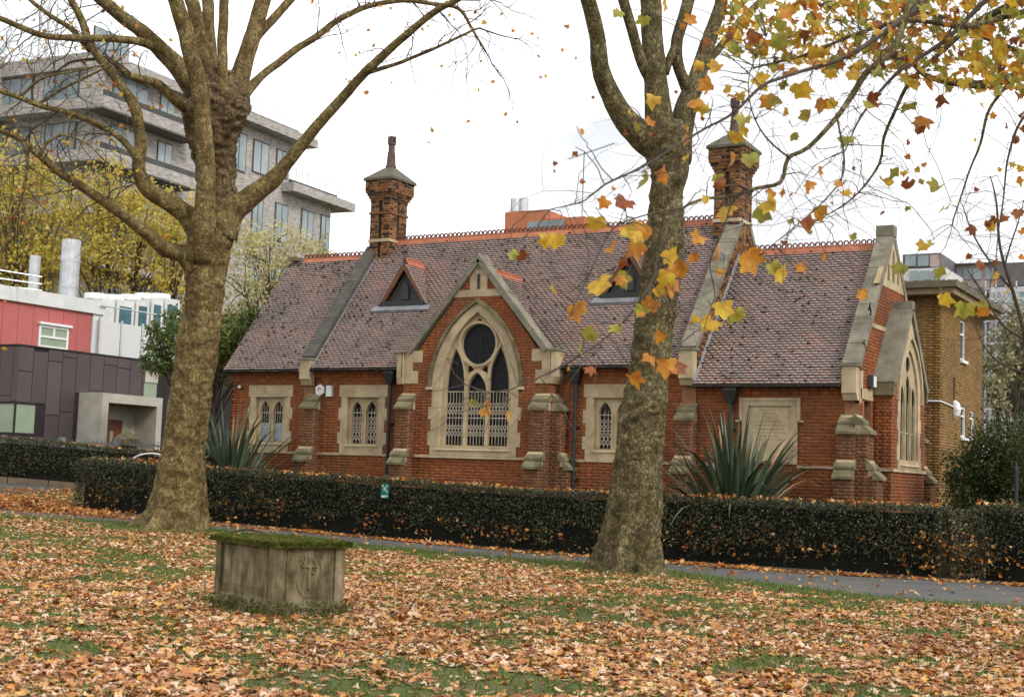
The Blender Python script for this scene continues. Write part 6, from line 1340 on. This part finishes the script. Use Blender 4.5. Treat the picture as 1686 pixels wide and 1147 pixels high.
tb2('upper_block', 'palebrick', .8, onT(300,150)[0], 2.0, 16, zR1+.6, zTop); tb2('penthouse', 'palebrick', onT(205,95)[0], onT(271,120)[0], 2.5, 10, zTop-.5, onT(230,100)[1])
tb2('roof_slab', 'palebrick', -.4, onT(303,150)[0]+.6, 1.0, 17, zTop-.02, zTop+1.0)
tb2('front_block', 'palebrick', -9, -.1, 9, 26, 1, zTop+1.5)
tb2('roof_slab', 'palebrick', 0, aR1+2.2, -1.2, 14, zR1+.6, zR1+1.3); tb2('roof_slab', 'palebrick', aR1-1, aR2+2.0, -1.2, 14, zR2, zR2+.7)
for k in range(6):
    z = zA-k*sth
    ae = aR1 if z > zR2 else aR2-3
    bd = tb2('balcony_band', 'palebrick', -1.5, min(ae, onT(300,220)[0]), -1.6, 0, z, z+.75); tb2('balcony_band', 'palebrick', -1.5, -.0, 0, 14, z, z+.75)
    tb2('band_rail', 'darkband', -1.5, min(ae, onT(300,220)[0]), -1.58, -1.5, z+.75, z+1.15); tb2('soffit', 'soffit2', -1.5, min(ae, onT(300,220)[0]), -1.6, 0, z-.12, z)
# window rows on the right-hand face
for k in range(7):
    zb_ = zA+.75+(1-k)*sth
    a = 1.0; i = 0
    end = onT(303,150)[0]-1 if zb_ > zR1 else onT(340,250)[0]
    while a < end:
        wdt = (3.6, 1.6, 2.6, 1.5)[i % 4]
        if a+wdt > end: break
        b_ = 2.0 if zb_ > zR1+.6 else 0
        wn = tb2('window', 'darkband', a, a+wdt, b_-.06, b_+.02, zb_, zb_+2.35)
        npn = 3 if wdt > 3 else 2
        for j in range(npn): tb2('pane', 'tglass', a+.08+j*(wdt-.08)/npn, a+(j+1)*(wdt-.08)/npn, b_-.09, b_-.06, zb_+.1, zb_+2.27, wn)
        a += wdt+(1.3, 2.2, 1.6, 2.4)[i % 4]; i += 1
for u0, u1, v0, v1 in ((381,403,212,286),(417,440,228,292),(455,472,244,296),(378,395,330,400),(415,430,322,392),(453,471,332,402),(496,513,343,412),(452,470,425,492),(495,512,432,498),(410,426,415,480),(528,540,352,420)):
    a0, z1_ = onT(u0, v0); a1, z0_ = onT(u1, v1)
    wn = tb2('window', 'darkband', a0, a1, -.06, .02, z0_, z1_)
    for j in range(2): tb2('pane', 'tglass', a0+.12+j*(a1-a0-.12)/2, a0+(j+1)*(a1-a0-.12)/2, -.09, -.06, z0_+.1, z1_-.12, wn)
for k in range(6):        # left-hand face
    zb_ = zA+.8-k*sth
    for b in (2, 6.2, 10.2):
        wn = tb2('window', 'darkband', -.06, .02, b, b+3.2, zb_, zb_+2.35)
        for j in range(3): tb2('pane', 'tglass', -.09, -.06, b+.1+j*1.03, b+1.05+j*1.03, zb_+.1, zb_+2.27, wn)
for zz, a0, a1 in ((zR1+1.3, onT(390,200)[0], aR1+2), (zR2+.7, aR1, aR2+1.8)):
    rl2 = tb2('roof_edge', 'darkband', a0, a1-1.2, -.2, 0, zz, zz+.5)
    m = MB(); 
    for i in range(9): a = a0+(a1-1.2-a0)*i/8; m.tube([tp(a,-.1,zz+.5), tp(a,-.1,zz+1.5)], .03, 4)
    for h_ in (1.0,1.5): m.tube([tp(a0,-.1,zz+h_), tp(a1-1.2,-.1,zz+h_)], .025, 4)
    o = m.obj('roof_railing', M['steel'], TW); o['kind'] = 'stuff'
cm_ = MB(); q = atd(55, 200, 125)
for dx, dy in ((0,0),(1,0),(0,1),(1,1)): cm_.tube([(q[0]+dx,q[1]+dy,1),(q[0]+dx,q[1]+dy,48)], .07, 4)
for z in range(20, 48): cm_.tube([(q[0],q[1],z),(q[0]+1,q[1],z+1)], .04, 4); cm_.tube([(q[0],q[1]+1,z),(q[0],q[1],z+1)], .04, 4); cm_.tube([(q[0]+1,q[1],z),(q[0],q[1],z)], .04, 4)
o = tag(cm_.obj('lattice_mast', M['steel']), 'thin grey lattice mast in the sky at the top left', 'mast')
# =================================================================== ORANGE BUILDING, AERIAL
M['orange'] = mk('orange_brick', [(.40,.14,.07),(.48,.18,.09)], 2, .85)
T0_ = 45.0; ob = thing('orange_building', (-12,48,0), 'orange brick flat-roofed building peeping over the chapel ridge', 'building')
c0, c1, c2 = att(833,350,T0_), att(905,356,T0_), att(962,358,T0_)
one('wall', M['orange'], ob, 'box', c0[0], c2[0], T0_, T0_+10, 0, c1[2]-.15); one('tower', M['orange'], ob, 'box', c0[0], c1[0]-.2, T0_-.1, T0_+6, 0, c0[2])
one('window_strip', M['tglass'], ob, 'box', att(870,370,T0_)[0], att(930,370,T0_)[0], T0_-.15, T0_-.1, att(900,378,T0_)[2], att(900,364,T0_)[2])
q = att(849, 352, T0_+2); one('roof_tank', M['steel'], ob, 'tube', [(q[0],T0_+2,q[2]-.3),(q[0],T0_+2,att(849,328,T0_+2)[2])], .36, 14); q = att(860,352,T0_+2); one('roof_tank', M['steel'], ob, 'tube', [(q[0],T0_+2.2,q[2]-.3),(q[0],T0_+2.2,att(860,326,T0_+2)[2])], .30, 14)
ta = thing('tv_aerial', tuple(att(958,372,T0_+.5)), 'thin television aerial on a mast above the chapel ridge', 'aerial')
a0, a1 = att(957,380,T0_+.5), att(962,250,T0_+.5); one('mast', M['iron'], ta, 'tube', [tuple(a0-np.array([0,0,1.5])), tuple(a1)], .03, 6)
b0_, b1_ = att(936,262,T0_+.5), att(1012,236,T0_+.5); one('boom', M['iron'], ta, 'tube', [tuple(b0_), tuple(b1_)], .02, 6)
for i in range(16): p = b0_+(b1_-b0_)*i/15; one('element', M['iron'], ta, 'tube', [(p[0]-.12,p[1]-.25,p[2]-.03),(p[0]+.12,p[1]+.25,p[2]+.03)], .011, 4)
# =================================================================== FAR FLATS AT THE RIGHT
M['flatwhite'] = mk('white_flat_wall', [(.50,.49,.48),(.60,.59,.58)], 2, .8); M['flatpink'] = mk('pinkish_wall', [(.32,.24,.22),(.42,.33,.30)], 2, .8); M['flatdark'] = mk('dark_cladding', [(.09,.085,.085),(.14,.13,.13)], 2, .7)
def fb2(par, name, mat, u0, u1, v0, v1, t, dep): 
    a, b = att(u0, v1, t), att(u1, v0, t); return one(name, M[mat], par, 'box', a[0], b[0], t, t+dep, max(0, a[2]), b[2])
FT_ = 72.0
fa = thing('flats', (*att(1515,600,FT_)[:2], 0), 'white far block of flats with glass balconies just right of the chapel gable', 'building')
fb2(fa,'wall','flatwhite',1478,1556,440,720,FT_,12); fb2(fa,'top_storey','flatdark',1486,1548,416,441,FT_+1,8); fb2(fa,'brown_box','flatpink',1531,1546,419,439,FT_+.9,1)
for u0, u1 in ((1490,1508),(1511,1529)): fb2(fa,'window','tglass',u0,u1,420,438,FT_+.9,.2)
for v in (455, 490, 525, 560, 595):
    fb2(fa,'balcony_slab','flatdark',1492,1552,v+20,v+25,FT_-1.5,1.5)
    for u0, u1 in ((1498,1512),(1515,1530),(1533,1548)): fb2(fa,'window','tglass',u0,u1,v-10,v+14,FT_-.1,.12)
    fb2(fa,'balcony_glass','frost',1493,1551,v+8,v+20,FT_-1.5,.05)
fc = thing('flats', (*att(1600,600,FT_)[:2], 0), 'pinkish far block of flats with dark balcony band behind the brick annexe', 'building'); t1 = FT_+6
fb2(fc,'wall','flatpink',1566,1650,434,720,t1,12); fb2(fc,'parapet','flatdark',1563,1654,430,436,t1-.5,12)
for u0, u1 in ((1574,1584),(1586,1600),(1602,1616),(1622,1640)): fb2(fc,'window','tglass',u0,u1,441,460,t1-.1,.15)
for v in (472, 512, 552, 592, 632):
    fb2(fc,'balcony_band','flatdark',1568,1650,v,v+13,t1-1.5,1.5)
    for u0, u1 in ((1574,1588),(1594,1610),(1618,1636)): fb2(fc,'window','tglass',u0,u1,v+15,v+36,t1-.1,.15)
fd = thing('scaffolded_building', (*att(1680,600,FT_-10)[:2], 0), 'grey building wrapped in scaffolding at the far right edge', 'building'); t2 = FT_-10
fb2(fd,'wall','flatwhite',1628,1760,470,720,t2,12); fb2(fd,'top_storey','flatdark',1636,1760,428,471,t2+1,10)
for v in range(480, 700, 36):
    for u0 in range(1636, 1750, 22): fb2(fd,'window','tglass',u0,u0+11,v,v+22,t2-.1,.12)
m = MB()
for u0 in range(1622, 1760, 17): a, b = att(u0,720,t2-1.3), att(u0,462,t2-1.3); m.tube([(a[0],t2-1.3,0),(a[0],t2-1.3,b[2])], .06, 4)
for v in range(475, 700, 18): a, b = att(1620,v,t2-1.3), att(1760,v+4,t2-1.3); m.tube([(a[0],t2-1.3,a[2]),(b[0],t2-1.3,a[2])], .06, 4)
for v in range(490, 700, 36): a, b = att(1620,v+30,t2-1.3), att(1760,v,t2-1.3); m.tube([(a[0],t2-1.35,a[2]),((a[0]+b[0])/2,t2-1.35,b[2])], .05, 4)
o = m.obj('scaffolding', M['steel'], fd); o['kind'] = 'stuff'
for v in range(480, 700, 36): fb2(fd,'scaffold_deck','concrete',1620,1760,v+31,v+34,t2-1.3,1.1)
